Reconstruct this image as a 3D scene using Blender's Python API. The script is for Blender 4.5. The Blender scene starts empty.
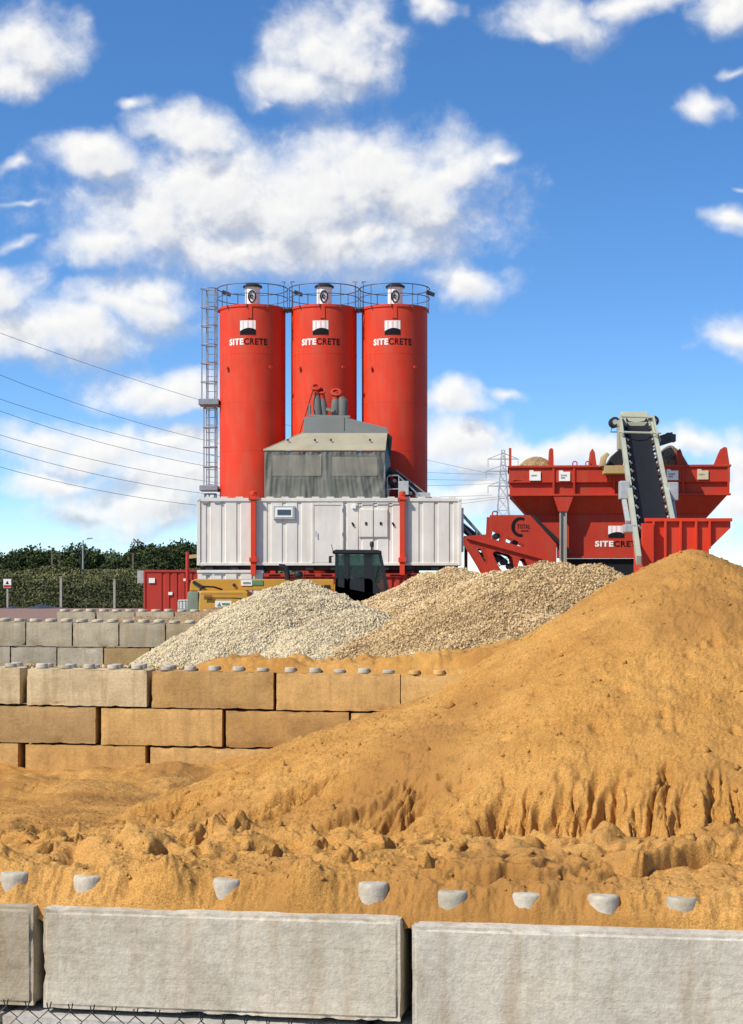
import bpy, bmesh, math, random
import numpy as np
from mathutils import Vector, Matrix
random.seed(7)
rng = np.random.default_rng(7)
S = bpy.context.scene
COL = S.collection
R = math.radians

# ------------------------------------------------------------------ camera, sky, sun
F, CX, HY, ZC = 1700.0, 371.5, 592.0, 3.0        # focal length in px, centre, horizon row, eye height
cam = bpy.data.cameras.new('camera')
cam.sensor_fit = 'AUTO'; cam.sensor_width = 36.0
cam.lens = 36.0 * F / 1024.0
cam.shift_y = (HY - 512.0) / 1024.0
cam.clip_start = 0.1; cam.clip_end = 6000
camo = bpy.data.objects.new('camera', cam); COL.objects.link(camo)
camo.location = (0, 0, ZC); camo.rotation_euler = (R(90), 0, 0)
S.camera = camo

SUN_AZ, SUN_EL = 37.0, 45.0                      # degrees from the left towards the viewer; height
sd = Vector((-math.cos(R(SUN_AZ)) * math.cos(R(SUN_EL)), -math.sin(R(SUN_AZ)) * math.cos(R(SUN_EL)), math.sin(R(SUN_EL))))
sun = bpy.data.lights.new('sun', 'SUN'); sun.energy = 4.9; sun.angle = R(0.5); sun.color = (1.0, 0.93, 0.82)
suno = bpy.data.objects.new('sun', sun); COL.objects.link(suno)
suno.rotation_euler = sd.to_track_quat('Z', 'Y').to_euler(); suno.location = (-30, -10, 40)

S.view_settings.view_transform = 'Standard'; S.view_settings.look = 'None'
S.view_settings.exposure = 0.18; S.view_settings.gamma = 1.0
S.view_settings.use_curve_mapping = False

world = bpy.data.worlds.new('World'); S.world = world; world.use_nodes = True

# (px, py, rx, ry) of every cloud lump, turned below into directions on the sky
CLOUDS = [
 (285,208,205,60),(380,180,100,52),(150,215,95,52),(225,190,110,58),(320,195,130,66),(410,195,85,60),(455,165,48,36),(350,245,120,38),(465,280,48,22),(190,132,58,26),(95,160,48,22),(250,245,120,35),(110,240,60,28),(495,160,22,14),
 (330,50,64,52),(300,85,50,28),(360,30,40,45),(272,102,20,10),(430,10,20,18),
 (15,50,62,42),(0,80,40,24),
 (560,18,66,28),(630,4,60,16),(725,14,34,24),(540,35,36,14),(700,107,36,17),(740,72,26,10),
 (15,168,22,9),(20,236,24,11),(5,285,40,30),(130,305,70,30),(70,330,90,30),(150,290,50,20),(20,330,60,34),(20,200,40,8),
 (165,390,80,26),(110,455,100,28),(160,480,95,34),(140,505,105,28),(40,440,70,22),(185,445,60,26),(60,480,60,16),
 (450,395,42,20),(455,440,70,32),(490,465,80,34),(560,455,120,22),(730,338,32,22),(736,218,26,14),(745,185,22,8),
 (738,470,30,40),(745,510,50,26),(690,448,56,18),(132,105,20,12),(510,390,22,12),(470,500,80,26),
]

def build_world():
    nt = world.node_tree; nt.nodes.clear(); N = nt.nodes; L = nt.links
    out = N.new('ShaderNodeOutputWorld')
    sky = N.new('ShaderNodeTexSky'); sky.sky_type = 'NISHITA'; sky.sun_disc = False
    sky.sun_elevation = R(SUN_EL); sky.sun_rotation = math.atan2(sd.x, sd.y)
    sky.air_density = 1.0; sky.dust_density = 0.15; sky.ozone_density = 3.0; sky.altitude = 0
    tc = N.new('ShaderNodeTexCoord')
    sep = N.new('ShaderNodeSeparateXYZ'); L.new(tc.outputs['Generated'], sep.inputs[0])
    def m(op, a, b=None, c=None, clamp=False, nt_=None):
        n = (nt_ or nt).nodes.new('ShaderNodeMath'); n.operation = op; n.use_clamp = clamp
        for i, v in enumerate((a, b, c)):
            if v is None: continue
            if isinstance(v, (int, float)): n.inputs[i].default_value = v
            else: (nt_ or nt).links.new(v, n.inputs[i])
        return n.outputs[0]
    # steeper look-up: the clear air of that day is deeper blue than the model's low sky
    cz = N.new('ShaderNodeCombineXYZ')
    L.new(sep.outputs[0], cz.inputs[0]); L.new(sep.outputs[1], cz.inputs[1])
    L.new(m('MULTIPLY_ADD', sep.outputs[2], 1.75, 0.03), cz.inputs[2])
    nrm = N.new('ShaderNodeVectorMath'); nrm.operation = 'NORMALIZE'; L.new(cz.outputs[0], nrm.inputs[0])
    L.new(nrm.outputs[0], sky.inputs[0])
    hsv = N.new('ShaderNodeHueSaturation'); hsv.inputs['Saturation'].default_value = 1.24; hsv.inputs['Hue'].default_value = 0.503; hsv.inputs['Value'].default_value = 1.16
    L.new(sky.outputs[0], hsv.inputs['Color'])
    bg = N.new('ShaderNodeBackground'); bg.inputs[1].default_value = 0.15; L.new(hsv.outputs[0], bg.inputs[0])
    yy = m('MAXIMUM', m('ABSOLUTE', sep.outputs[1]), 0.05)
    U = m('MULTIPLY', m('DIVIDE', sep.outputs[0], yy), F / 100); V = m('MULTIPLY', m('DIVIDE', sep.outputs[2], yy), F / 100)
    P = N.new('ShaderNodeCombineXYZ'); L.new(U, P.inputs[0]); L.new(V, P.inputs[1])
    g = bpy.data.node_groups.new('cloud_density', 'ShaderNodeTree')
    g.interface.new_socket('P', in_out='INPUT', socket_type='NodeSocketVector')
    g.interface.new_socket('D', in_out='OUTPUT', socket_type='NodeSocketFloat')
    gi = g.nodes.new('NodeGroupInput'); go = g.nodes.new('NodeGroupOutput')
    def vm(op, a, b=None, c=None):
        n = g.nodes.new('ShaderNodeVectorMath'); n.operation = op
        for i, v in enumerate((a, b, c)):
            if v is None: continue
            if isinstance(v, tuple): n.inputs[i].default_value = v
            else: g.links.new(v, n.inputs[i])
        return n
    def noise(vec, scale, detail, rough, color=False):
        n = g.nodes.new('ShaderNodeTexNoise'); n.inputs['Scale'].default_value = scale
        n.inputs['Detail'].default_value = detail; n.inputs['Roughness'].default_value = rough
        g.links.new(vec, n.inputs['Vector']); return n.outputs['Color' if color else 'Fac']
    w1 = noise(gi.outputs[0], 1.1, 3, 0.55, True)
    P1 = vm('MULTIPLY_ADD', vm('SUBTRACT', w1, (0.5, 0.5, 0.5)).outputs[0], (0.85, 0.65, 0.0), gi.outputs[0]).outputs[0]
    cur = None
    for (px, py, rx, ry) in CLOUDS:
        cx, cy = (px - CX) / 100, (HY - py) / 100; ax, ay = 100 / (rx * 1.12), 100 / (ry * 1.12)
        ln = vm('LENGTH', vm('MULTIPLY_ADD', P1, (ax, ay, 0.0), (-cx * ax, -cy * ay, 0.0)).outputs[0]).outputs['Value']
        sm = min(rx, ry)
        if sm < 16: ln = m('ADD', ln, 0.75 * (16 - sm) / 10, nt_=g)
        if cur is None: cur = ln
        else:
            n = g.nodes.new('ShaderNodeMath'); n.operation = 'SMOOTH_MIN'; n.inputs[2].default_value = 0.25
            g.links.new(cur, n.inputs[0]); g.links.new(ln, n.inputs[1]); cur = n.outputs[0]
    n1 = noise(gi.outputs[0], 1.5, 9, 0.60)
    n2 = noise(P1, 3.6, 7, 0.60)
    f = m('MULTIPLY_ADD', m('MINIMUM', cur, 2.2, nt_=g), -1.35, 1.4, nt_=g)
    f = m('ADD', f, m('MULTIPLY', m('SUBTRACT', n1, 0.5, nt_=g), 1.9, nt_=g), nt_=g)
    f = m('ADD', f, m('MULTIPLY', m('SUBTRACT', n2, 0.5, nt_=g), 0.8, nt_=g), nt_=g)
    g.links.new(f, go.inputs[0])
    def dens(vec):
        n = N.new('ShaderNodeGroup'); n.node_tree = g; L.new(vec, n.inputs[0]); return n.outputs[0]
    d0 = dens(P.outputs[0])
    off = N.new('ShaderNodeVectorMath'); off.operation = 'ADD'; off.inputs[1].default_value = (-0.22, 0.34, 0)
    L.new(P.outputs[0], off.inputs[0]); d1 = dens(off.outputs[0])
    off2 = N.new('ShaderNodeVectorMath'); off2.operation = 'ADD'; off2.inputs[1].default_value = (-0.05, 0.08, 0)
    L.new(P.outputs[0], off2.inputs[0]); d2 = dens(off2.outputs[0])
    def mr(v, a, b, c, d):
        n = N.new('ShaderNodeMapRange'); n.interpolation_type = 'SMOOTHSTEP'
        for i, x in zip((1, 2, 3, 4), (a, b, c, d)): n.inputs[i].default_value = x
        L.new(v, n.inputs[0]); return n.outputs[0]
    alpha = mr(d0, -0.25, 1.15, 0.0, 0.97)
    lit = mr(m('SUBTRACT', d0, d1), -0.90, 0.34, 0.0, 1.0)
    thick = mr(d0, 0.35, 1.3, 0.0, 1.0)
    lit = m('ADD', lit, m('MULTIPLY', thick, -0.22))
    lit = m('ADD', lit, m('MULTIPLY', m('SUBTRACT', d0, d2), 0.45), clamp=True)
    mix = N.new('ShaderNodeMix'); mix.data_type = 'RGBA'; L.new(lit, mix.inputs['Factor'])
    mix.inputs['A'].default_value = (0.52, 0.55, 0.62, 1); mix.inputs['B'].default_value = (0.93, 0.92, 0.90, 1)
    bg2 = N.new('ShaderNodeBackground'); bg2.inputs[1].default_value = 0.96; L.new(mix.outputs['Result'], bg2.inputs[0])
    # a little whitening near the horizon
    up = mr(sep.outputs[2], -0.02, 0.0, 0.0, 1.0)
    ms = N.new('ShaderNodeMixShader'); L.new(m('MULTIPLY', alpha, up), ms.inputs[0])
    L.new(bg.outputs[0], ms.inputs[1]); L.new(bg2.outputs[0], ms.inputs[2])
    L.new(ms.outputs[0], out.inputs[0])
build_world()

# ------------------------------------------------------------------ helpers
def W(px, py, Y): return Vector(((px - CX) * Y / F, Y, ZC + (HY - py) * Y / F))
def X_(px, Y): return (px - CX) * Y / F
def Z_(py, Y): return ZC + (HY - py) * Y / F
ROOT = {}
def thing(name, label, cat, loc=(0, 0, 0), group=None, rz=0.0):
    o = bpy.data.objects.new(name, None); COL.objects.link(o)
    o.location = loc; o.rotation_euler = (0, 0, rz); o.empty_display_size = 0.2
    o['label'] = label; o['category'] = cat
    if group: o['group'] = group
    ROOT[o.name] = Vector(loc); return o
def tag(o, label, cat, group=None):
    o['label'] = label; o['category'] = cat
    if group: o['group'] = group
    return o
class MB:
    def __init__(s): s.v = []; s.f = []
    def add(s, vs, fs):
        n = len(s.v); s.v += [Vector(v) for v in vs]; s.f += [tuple(i + n for i in f) for f in fs]; return s
    def box(s, lo, hi):
        x0, y0, z0 = lo; x1, y1, z1 = hi
        return s.add([(x0,y0,z0),(x1,y0,z0),(x1,y1,z0),(x0,y1,z0),(x0,y0,z1),(x1,y0,z1),(x1,y1,z1),(x0,y1,z1)],
              [(0,3,2,1),(4,5,6,7),(0,1,5,4),(1,2,6,5),(2,3,7,6),(3,0,4,7)])
    def bar(s, a, b, w, h, up=(0, 0, 1)):
        a, b = Vector(a), Vector(b); d = (b - a).normalized(); u = Vector(up)
        if abs(d.dot(u)) > 0.98: u = Vector((0, 1, 0))
        r = d.cross(u).normalized() * (w / 2); u2 = r.cross(d).normalized() * (h / 2)
        vs = [a - r - u2, a + r - u2, a + r + u2, a - r + u2, b - r - u2, b + r - u2, b + r + u2, b - r + u2]
        return s.add(vs, [(3,2,1,0),(4,5,6,7),(0,1,5,4),(1,2,6,5),(2,3,7,6),(3,0,4,7)])
    def tube(s, pts, r, n=8, closed=False, caps=True):
        pts = [Vector(p) for p in pts]; k = len(pts); rs = r if isinstance(r, (list, tuple)) else [r] * k
        base = len(s.v); prev = None
        for i, p in enumerate(pts):
            if closed: d = pts[(i + 1) % k] - pts[i - 1]
            else: d = pts[min(i + 1, k - 1)] - pts[max(i - 1, 0)]
            d.normalize()
            if prev is None:
                a = Vector((0, 0, 1)) if abs(d.z) < 0.9 else Vector((1, 0, 0))
                u = d.cross(a).normalized()
            else:
                u = (prev - d * prev.dot(d)).normalized()
            prev = u; w = d.cross(u)
            for j in range(n):
                t = 2 * math.pi * j / n; s.v.append(p + (u * math.cos(t) + w * math.sin(t)) * rs[i])
        for i in range(k if closed else k - 1):
            i2 = (i + 1) % k
            for j in range(n):
                j2 = (j + 1) % n; s.f.append((base + i*n + j, base + i*n + j2, base + i2*n + j2, base + i2*n + j))
        if caps and not closed:
            s.f.append(tuple(base + j for j in range(n))[::-1]); s.f.append(tuple(base + (k-1)*n + j for j in range(n)))
        return s
    def lathe(s, prof, c, n=32, axis=None):
        q = Vector((0, 0, 1)).rotation_difference(Vector(axis).normalized()) if axis else None
        base = len(s.v); c = Vector(c)
        for (r, z) in prof:
            for j in range(n):
                t = 2 * math.pi * j / n; p = Vector((r * math.cos(t), r * math.sin(t), z))
                if q: p = q @ p
                s.v.append(c + p)
        k = len(prof)
        for i in range(k - 1):
            for j in range(n):
                j2 = (j + 1) % n; s.f.append((base+i*n+j, base+i*n+j2, base+(i+1)*n+j2, base+(i+1)*n+j))
        s.f.append(tuple(base + j for j in range(n))[::-1]); s.f.append(tuple(base + (k-1)*n + j for j in range(n)))
        return s
    def prism(s, poly, ext):
        """poly: list of 3-D points of a flat outline, ext: vector of extrusion"""
        n = len(poly); e = Vector(ext); a = [Vector(p) for p in poly]; b = [p + e for p in a]
        return s.add(a + b, [tuple(range(n))[::-1], tuple(range(n, 2*n))] + [(i, (i+1) % n, n + (i+1) % n, n + i) for i in range(n)])
    def build(s, name, mat, parent=None, smooth=False, bevel=0.0, seg=2):
        off = Vector((0, 0, 0)); p = parent
        while p is not None:
            if p.name in ROOT: off = ROOT[p.name]; break
            p = p.parent
        me = bpy.data.meshes.new(name)
        me.from_pydata([tuple(v - off) for v in s.v], [], s.f); me.update()
        bm = bmesh.new(); bm.from_mesh(me); bmesh.ops.recalc_face_normals(bm, faces=bm.faces)
        if bevel:
            es = [e for e in bm.edges if len(e.link_faces) == 2 and e.calc_face_angle(0) > 0.6]
            try: bmesh.ops.bevel(bm, geom=es, offset=bevel, segments=seg, affect='EDGES', profile=0.6, clamp_overlap=True)
            except Exception: pass
        bm.to_mesh(me); bm.free()
        if smooth:
            me.polygons.foreach_set('use_smooth', [True] * len(me.polygons))
            try: me.set_sharp_from_angle(angle=R(38))
            except Exception: pass
        me.materials.append(mat)
        o = bpy.data.objects.new(name, me); COL.objects.link(o)
        if parent: o.parent = parent
        return o
def np_mesh(name, verts, faces, mat, parent=None, smooth=False, off=(0, 0, 0), col=None):
    me = bpy.data.meshes.new(name); verts = np.asarray(verts, dtype=np.float32) - np.asarray(off, dtype=np.float32)
    k = faces.shape[1]
    me.vertices.add(len(verts)); me.vertices.foreach_set('co', verts.ravel())
    me.loops.add(faces.size); me.loops.foreach_set('vertex_index', faces.ravel().astype(np.int32))
    me.polygons.add(len(faces)); me.polygons.foreach_set('loop_start', np.arange(0, faces.size, k, dtype=np.int32))
    me.polygons.foreach_set('loop_total', np.full(len(faces), k, dtype=np.int32))
    if smooth: me.polygons.foreach_set('use_smooth', np.ones(len(faces), dtype=bool))
    me.update(calc_edges=True)
    if col is not None:
        at = me.attributes.new('tone', 'FLOAT', 'POINT'); at.data.foreach_set('value', np.asarray(col, dtype=np.float32))
    me.materials.append(mat)
    o = bpy.data.objects.new(name, me); COL.objects.link(o)
    if parent: o.parent = parent
    return o
def root_off(o):
    return tuple(ROOT[o.name]) if o.name in ROOT else (0, 0, 0)

# numpy gradient noise
_perm = rng.permutation(512).astype(np.int64)
_gr = np.stack([np.cos(np.linspace(0, 2*np.pi, 64, endpoint=False)), np.sin(np.linspace(0, 2*np.pi, 64, endpoint=False))], 1)
def perlin(x, y, seed=0):
    xi = np.floor(x).astype(np.int64); yi = np.floor(y).astype(np.int64); xf = x - xi; yf = y - yi
    def h(a, b): return _perm[(_perm[(a + seed * 17) & 511] + b + seed * 31) & 511] & 63
    def g(a, b, dx, dy):
        v = _gr[h(a, b)]; return v[..., 0] * dx + v[..., 1] * dy
    u = xf*xf*xf*(xf*(xf*6-15)+10); v = yf*yf*yf*(yf*(yf*6-15)+10)
    n0 = g(xi, yi, xf, yf) * (1-u) + g(xi+1, yi, xf-1, yf) * u
    n1 = g(xi, yi+1, xf, yf-1) * (1-u) + g(xi+1, yi+1, xf-1, yf-1) * u
    return (n0 * (1-v) + n1 * v) * 1.5
def fbm(x, y, o=5, seed=0, gain=0.5):
    a, t, f = 1.0, 0, 1.0
    for i in range(o):
        t = t + a * perlin(x * f, y * f, seed + i); a *= gain; f *= 2.03
    return t
def worley(x, y, seed=0):
    """random height of the nearest cell, and how far the cell border is"""
    xi = np.floor(x).astype(np.int64); yi = np.floor(y).astype(np.int64); f1 = np.full(x.shape, 9.0); f2 = np.full(x.shape, 9.0); val = np.zeros(x.shape)
    for di in (-1, 0, 1):
        for dj in (-1, 0, 1):
            a, b = xi + di, yi + dj; h = _perm[(_perm[(a + seed * 13) & 511] + b + seed * 29) & 511]
            h2 = _perm[(h + 77) & 511]; h3 = _perm[(h2 + 131) & 511]
            d = np.hypot(a + h / 512.0 - x, b + h2 / 512.0 - y); m = d < f1
            f2 = np.where(m, f1, np.minimum(f2, d)); f1 = np.where(m, d, f1); val = np.where(m, h3 / 512.0, val)
    return val, f2 - f1
def sstep(a, b, x):
    t = np.clip((x - a) / (b - a), 0, 1); return t * t * (3 - 2 * t)

# ------------------------------------------------------------------ materials
def nodes(name):
    m = bpy.data.materials.new(name); m.use_nodes = True
    nt = m.node_tree; b = nt.nodes['Principled BSDF']; return m, nt, b
def tex(nt, kind, scale, detail=4, rough=0.55, coord='Object', mapping=None):
    tc = nt.nodes.new('ShaderNodeTexCoord'); v = tc.outputs[coord]
    if mapping:
        mp = nt.nodes.new('ShaderNodeMapping'); mp.inputs['Scale'].default_value = mapping; nt.links.new(v, mp.inputs[0]); v = mp.outputs[0]
    if kind == 'noise':
        n = nt.nodes.new('ShaderNodeTexNoise'); n.inputs['Scale'].default_value = scale
        n.inputs['Detail'].default_value = detail; n.inputs['Roughness'].default_value = rough
        nt.links.new(v, n.inputs['Vector']); return n.outputs['Fac']
    n = nt.nodes.new('ShaderNodeTexVoronoi'); n.inputs['Scale'].default_value = scale; nt.links.new(v, n.inputs['Vector'])
    return n
def ramp(nt, fac, stops):
    r = nt.nodes.new('ShaderNodeValToRGB'); e = r.color_ramp.elements
    while len(e) < len(stops): e.new(0.5)
    for i, (p, c) in enumerate(stops): e[i].position = p; e[i].color = (*c, 1) if len(c) == 3 else c
    nt.links.new(fac, r.inputs[0]); return r.outputs[0]
def mixc(nt, fac, a, b, mode='MIX'):
    n = nt.nodes.new('ShaderNodeMix'); n.data_type = 'RGBA'; n.blend_type = mode
    for k, v in (('Factor', fac), ('A', a), ('B', b)):
        s = [i for i in n.inputs if i.name == k and i.enabled][0] if k != 'Factor' else n.inputs['Factor']
        if isinstance(v, (int, float)): s.default_value = v
        elif isinstance(v, tuple): s.default_value = (*v, 1)
        else: nt.links.new(v, s)
    return n.outputs['Result']
def bump(nt, b, h, strength=0.3, dist=0.02, prev=None):
    n = nt.nodes.new('ShaderNodeBump'); n.inputs['Strength'].default_value = strength; n.inputs['Distance'].default_value = dist
    nt.links.new(h, n.inputs['Height'])
    if prev is not None: nt.links.new(prev, n.inputs['Normal'])
    nt.links.new(n.outputs[0], b.inputs['Normal']); return n.outputs[0]
def paint(name, c, rough=0.4, dirt=(0.25, 0.17, 0.10), amt=0.35, streak=True, spec=0.4):
    m, nt, b = nodes(name)
    n = tex(nt, 'noise', 2.2, 6, 0.65, mapping=(1.4, 1.4, 0.25) if streak else None)
    d = ramp(nt, n, [(0.46, (0, 0, 0)), (0.75, (1, 1, 1))])
    mm = nt.nodes.new('ShaderNodeMath'); mm.operation = 'MULTIPLY'; mm.inputs[1].default_value = amt; nt.links.new(d, mm.inputs[0])
    n2 = tex(nt, 'noise', 0.7, 3)
    v = ramp(nt, n2, [(0.3, tuple(x * 0.88 for x in c)), (0.7, tuple(min(1, x * 1.08) for x in c))])
    nt.links.new(mixc(nt, mm.outputs[0], v, dirt), b.inputs['Base Color'])
    r = ramp(nt, n, [(0.3, (rough,) * 3), (0.8, (min(1, rough + 0.25),) * 3)]); nt.links.new(r, b.inputs['Roughness'])
    b.inputs['Specular IOR Level'].default_value = spec
    return m
def plain(name, c, rough=0.6, metal=0.0, var=0.15):
    m, nt, b = nodes(name); n = tex(nt, 'noise', 6, 5, 0.6)
    nt.links.new(ramp(nt, n, [(0.3, tuple(x * (1 - var) for x in c)), (0.7, tuple(min(1, x * (1 + var)) for x in c))]), b.inputs['Base Color'])
    b.inputs['Roughness'].default_value = rough; b.inputs['Metallic'].default_value = metal; return m
def glass(name, c, rough=0.08):
    m, nt, b = nodes(name); b.inputs['Base Color'].default_value = (*c, 1); b.inputs['Roughness'].default_value = rough
    b.inputs['Specular IOR Level'].default_value = 0.9; return m
M = {}
M['red'] = paint('red_paint', (0.62, 0.042, 0.014), 0.50, (0.40, 0.12, 0.07), 0.45, True, 0.25)
M['hopper_red'] = paint('hopper_red_paint', (0.44, 0.034, 0.015), 0.55, (0.28, 0.09, 0.045), 0.5, True, 0.25)
M['container_red'] = paint('container_red_paint', (0.42, 0.030, 0.014), 0.5, (0.2, 0.05, 0.03), 0.4)
M['white'] = paint('white_paint', (0.70, 0.655, 0.57), 0.55, (0.40, 0.33, 0.23), 0.35)
M['plate_white'] = plain('sign_white', (0.78, 0.76, 0.70), 0.5, 0, 0.04)
M['ink'] = plain('black_ink', (0.012, 0.012, 0.014), 0.5)
M['ink'].node_tree.nodes['Principled BSDF'].inputs['Specular IOR Level'].default_value = 0.08
M['ink_grey'] = plain('grey_ink', (0.22, 0.22, 0.22), 0.6)
M['pink'] = plain('pink_stripe', (0.75, 0.45, 0.42), 0.5, 0, 0.05)
M['green_decal'] = plain('green_decal', (0.10, 0.22, 0.10), 0.5)
M['galv'] = plain('galvanised_steel', (0.30, 0.31, 0.32), 0.45, 0.5)
M['rail'] = plain('dark_rail_steel', (0.10, 0.12, 0.16), 0.5, 0.4)
M['far_steel'] = plain('weathered_far_steel', (0.34, 0.37, 0.41), 0.6)
M['cable'] = plain('power_cable', (0.22, 0.24, 0.28), 0.6)
M['dark'] = plain('dark_steel', (0.02, 0.02, 0.022), 0.55, 0.2)
M['black'] = plain('black_paint', (0.012, 0.012, 0.013), 0.4)
M['rubber'] = plain('belt_rubber', (0.014, 0.014, 0.016), 0.85)
M['rubber'].node_tree.nodes['Principled BSDF'].inputs['Specular IOR Level'].default_value = 0.15
M['conv'] = paint('conveyor_grey_paint', (0.40, 0.40, 0.29), 0.5, (0.30, 0.24, 0.12), 0.4)
M['steelgrey'] = plain('grey_box', (0.36, 0.37, 0.36), 0.5)
M['hood_grey'] = paint('hood_grey_paint', (0.20, 0.212, 0.195), 0.5, (0.25, 0.2, 0.12), 0.35)
M['tan_roof'] = paint('dusty_roof_sheet', (0.36, 0.32, 0.21), 0.7, (0.18, 0.17, 0.14), 0.4, False)
M['yellow'] = paint('mustard_paint', (0.52, 0.26, 0.025), 0.5, (0.3, 0.2, 0.08), 0.4)
M['greygreen'] = plain('grey_green_grille', (0.19, 0.22, 0.15), 0.6)
M['glass'] = glass('cab_glass', (0.025, 0.045, 0.042), 0.15)
nt_ = M['glass'].node_tree; tr_ = nt_.nodes.new('ShaderNodeBsdfTransparent'); tr_.inputs[0].default_value = (0.55, 0.72, 0.68, 1)
mx_ = nt_.nodes.new('ShaderNodeMixShader'); mx_.inputs[0].default_value = 0.28
nt_.links.new(tr_.outputs[0], mx_.inputs[1]); nt_.links.new(nt_.nodes['Principled BSDF'].outputs[0], mx_.inputs[2]); nt_.links.new(mx_.outputs[0], nt_.nodes['Material Output'].inputs[0])
M['dark_glass'] = glass('dark_window', (0.02, 0.025, 0.035))
M['tank'] = plain('white_plastic', (0.62, 0.64, 0.55), 0.4)
M['pipe'] = paint('dirty_pipe', (0.12, 0.12, 0.11), 0.6, (0.28, 0.22, 0.14), 0.6)
M['wood'] = plain('timber', (0.14, 0.10, 0.06), 0.8)
M['concrete_post'] = plain('concrete_post', (0.34, 0.30, 0.25), 0.9)
M['bark'] = plain('bark', (0.07, 0.05, 0.035), 0.9)
M['leg'] = paint('galvanised_leg', (0.33, 0.31, 0.27), 0.5, (0.25, 0.18, 0.1), 0.4)
M['tanpaint'] = paint('tan_paint', (0.46, 0.33, 0.14), 0.6, (0.3, 0.2, 0.08), 0.4)

def mat_fabric():
    m, nt, b = nodes('grey_tarpaulin')
    n = tex(nt, 'noise', 2.5, 6, 0.6)
    nt.links.new(ramp(nt, n, [(0.3, (0.098, 0.102, 0.080)), (0.7, (0.155, 0.156, 0.122))]), b.inputs['Base Color'])
    b.inputs['Roughness'].default_value = 0.55
    bump(nt, b, tex(nt, 'noise', 7, 4, 0.6), 0.3, 0.03); return m
M['fabric'] = mat_fabric()
def mat_window_sheet():
    m, nt, b = nodes('dusty_clear_sheet')
    n = tex(nt, 'noise', 1.6, 5, 0.6)
    nt.links.new(ramp(nt, n, [(0.3, (0.165, 0.16, 0.13)), (0.7, (0.26, 0.235, 0.17))]), b.inputs['Base Color'])
    b.inputs['Roughness'].default_value = 0.35; bump(nt, b, tex(nt, 'noise', 5, 4, 0.6), 0.25, 0.03); return m
M['sheet'] = mat_window_sheet()

def mat_concrete():
    m, nt, b = nodes('cast_concrete')
    oi = nt.nodes.new('ShaderNodeObjectInfo')
    geo = nt.nodes.new('ShaderNodeNewGeometry')
    def wn(scale, detail, rough, sc=None):
        n = nt.nodes.new('ShaderNodeTexNoise'); n.inputs['Scale'].default_value = scale; n.inputs['Detail'].default_value = detail; n.inputs['Roughness'].default_value = rough
        v = geo.outputs['Position']
        if sc:
            mp = nt.nodes.new('ShaderNodeMapping'); mp.inputs['Scale'].default_value = sc; nt.links.new(v, mp.inputs[0]); v = mp.outputs[0]
        nt.links.new(v, n.inputs['Vector']); return n.outputs['Fac']
    big = wn(2.3, 7, 0.62); fine = wn(26, 6, 0.7); streak = wn(1.0, 5, 0.6, (9, 9, 0.8))
    v = ramp(nt, big, [(0.25, (0.68, 0.65, 0.60)), (0.5, (0.97, 0.97, 0.97)), (0.75, (1.18, 1.15, 1.1))])
    c = mixc(nt, 1.0, oi.outputs['Color'], v, 'MULTIPLY')
    f = ramp(nt, fine, [(0.3, (0.8, 0.8, 0.8)), (0.65, (1.1, 1.1, 1.1))])
    c = mixc(nt, 1.0, c, f, 'MULTIPLY')
    s = ramp(nt, streak, [(0.50, (0, 0, 0)), (0.74, (0.55, 0.55, 0.55))])
    c = mixc(nt, s, c, (0.30, 0.185, 0.075))
    nt.links.new(c, b.inputs['Base Color']); b.inputs['Roughness'].default_value = 0.9; b.inputs['Specular IOR Level'].default_value = 0.25
    h1 = wn(55, 4, 0.7); h2 = wn(16, 5, 0.65); h3 = wn(1.0, 4, 0.5, (3, 3, 28))
    nrm = bump(nt, b, h2, 0.5, 0.012); nrm = bump(nt, b, h1, 0.8, 0.005, nrm); bump(nt, b, h3, 0.4, 0.008, nrm)
    return m
M['concrete'] = mat_concrete()

def mat_sand():
    m, nt, b = nodes('ochre_sand')
    geo = nt.nodes.new('ShaderNodeNewGeometry')
    def wn(scale, detail, rough):
        n = nt.nodes.new('ShaderNodeTexNoise'); n.inputs['Scale'].default_value = scale; n.inputs['Detail'].default_value = detail; n.inputs['Roughness'].default_value = rough
        nt.links.new(geo.outputs['Position'], n.inputs['Vector']); return n.outputs['Fac']
    big = wn(0.9, 6, 0.6); mid = wn(9, 6, 0.7); fine = wn(95, 4, 0.75)
    c = ramp(nt, big, [(0.30, (0.40, 0.190, 0.044)), (0.48, (0.485, 0.247, 0.062)), (0.7, (0.545, 0.292, 0.084))])
    c = mixc(nt, 1.0, c, ramp(nt, mid, [(0.3, (0.84, 0.82, 0.78)), (0.7, (1.12, 1.12, 1.12))]), 'MULTIPLY')
    g = ramp(nt, fine, [(0.34, (0.62, 0.57, 0.50)), (0.5, (1.0, 1.0, 1.0)), (0.66, (1.30, 1.35, 1.45))])
    c = mixc(nt, 1.0, c, g, 'MULTIPLY')
    dry = wn(0.55, 5, 0.55); c = mixc(nt, ramp(nt, dry, [(0.50, (0, 0, 0)), (0.62, (0.75, 0.75, 0.75))]), c, (0.34, 0.165, 0.045))
    nt.links.new(c, b.inputs['Base Color']); b.inputs['Roughness'].default_value = 0.95; b.inputs['Specular IOR Level'].default_value = 0.15
    nrm = bump(nt, b, mid, 0.6, 0.03); bump(nt, b, fine, 0.75, 0.010, nrm)
    return m
M['sand'] = mat_sand()

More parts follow.
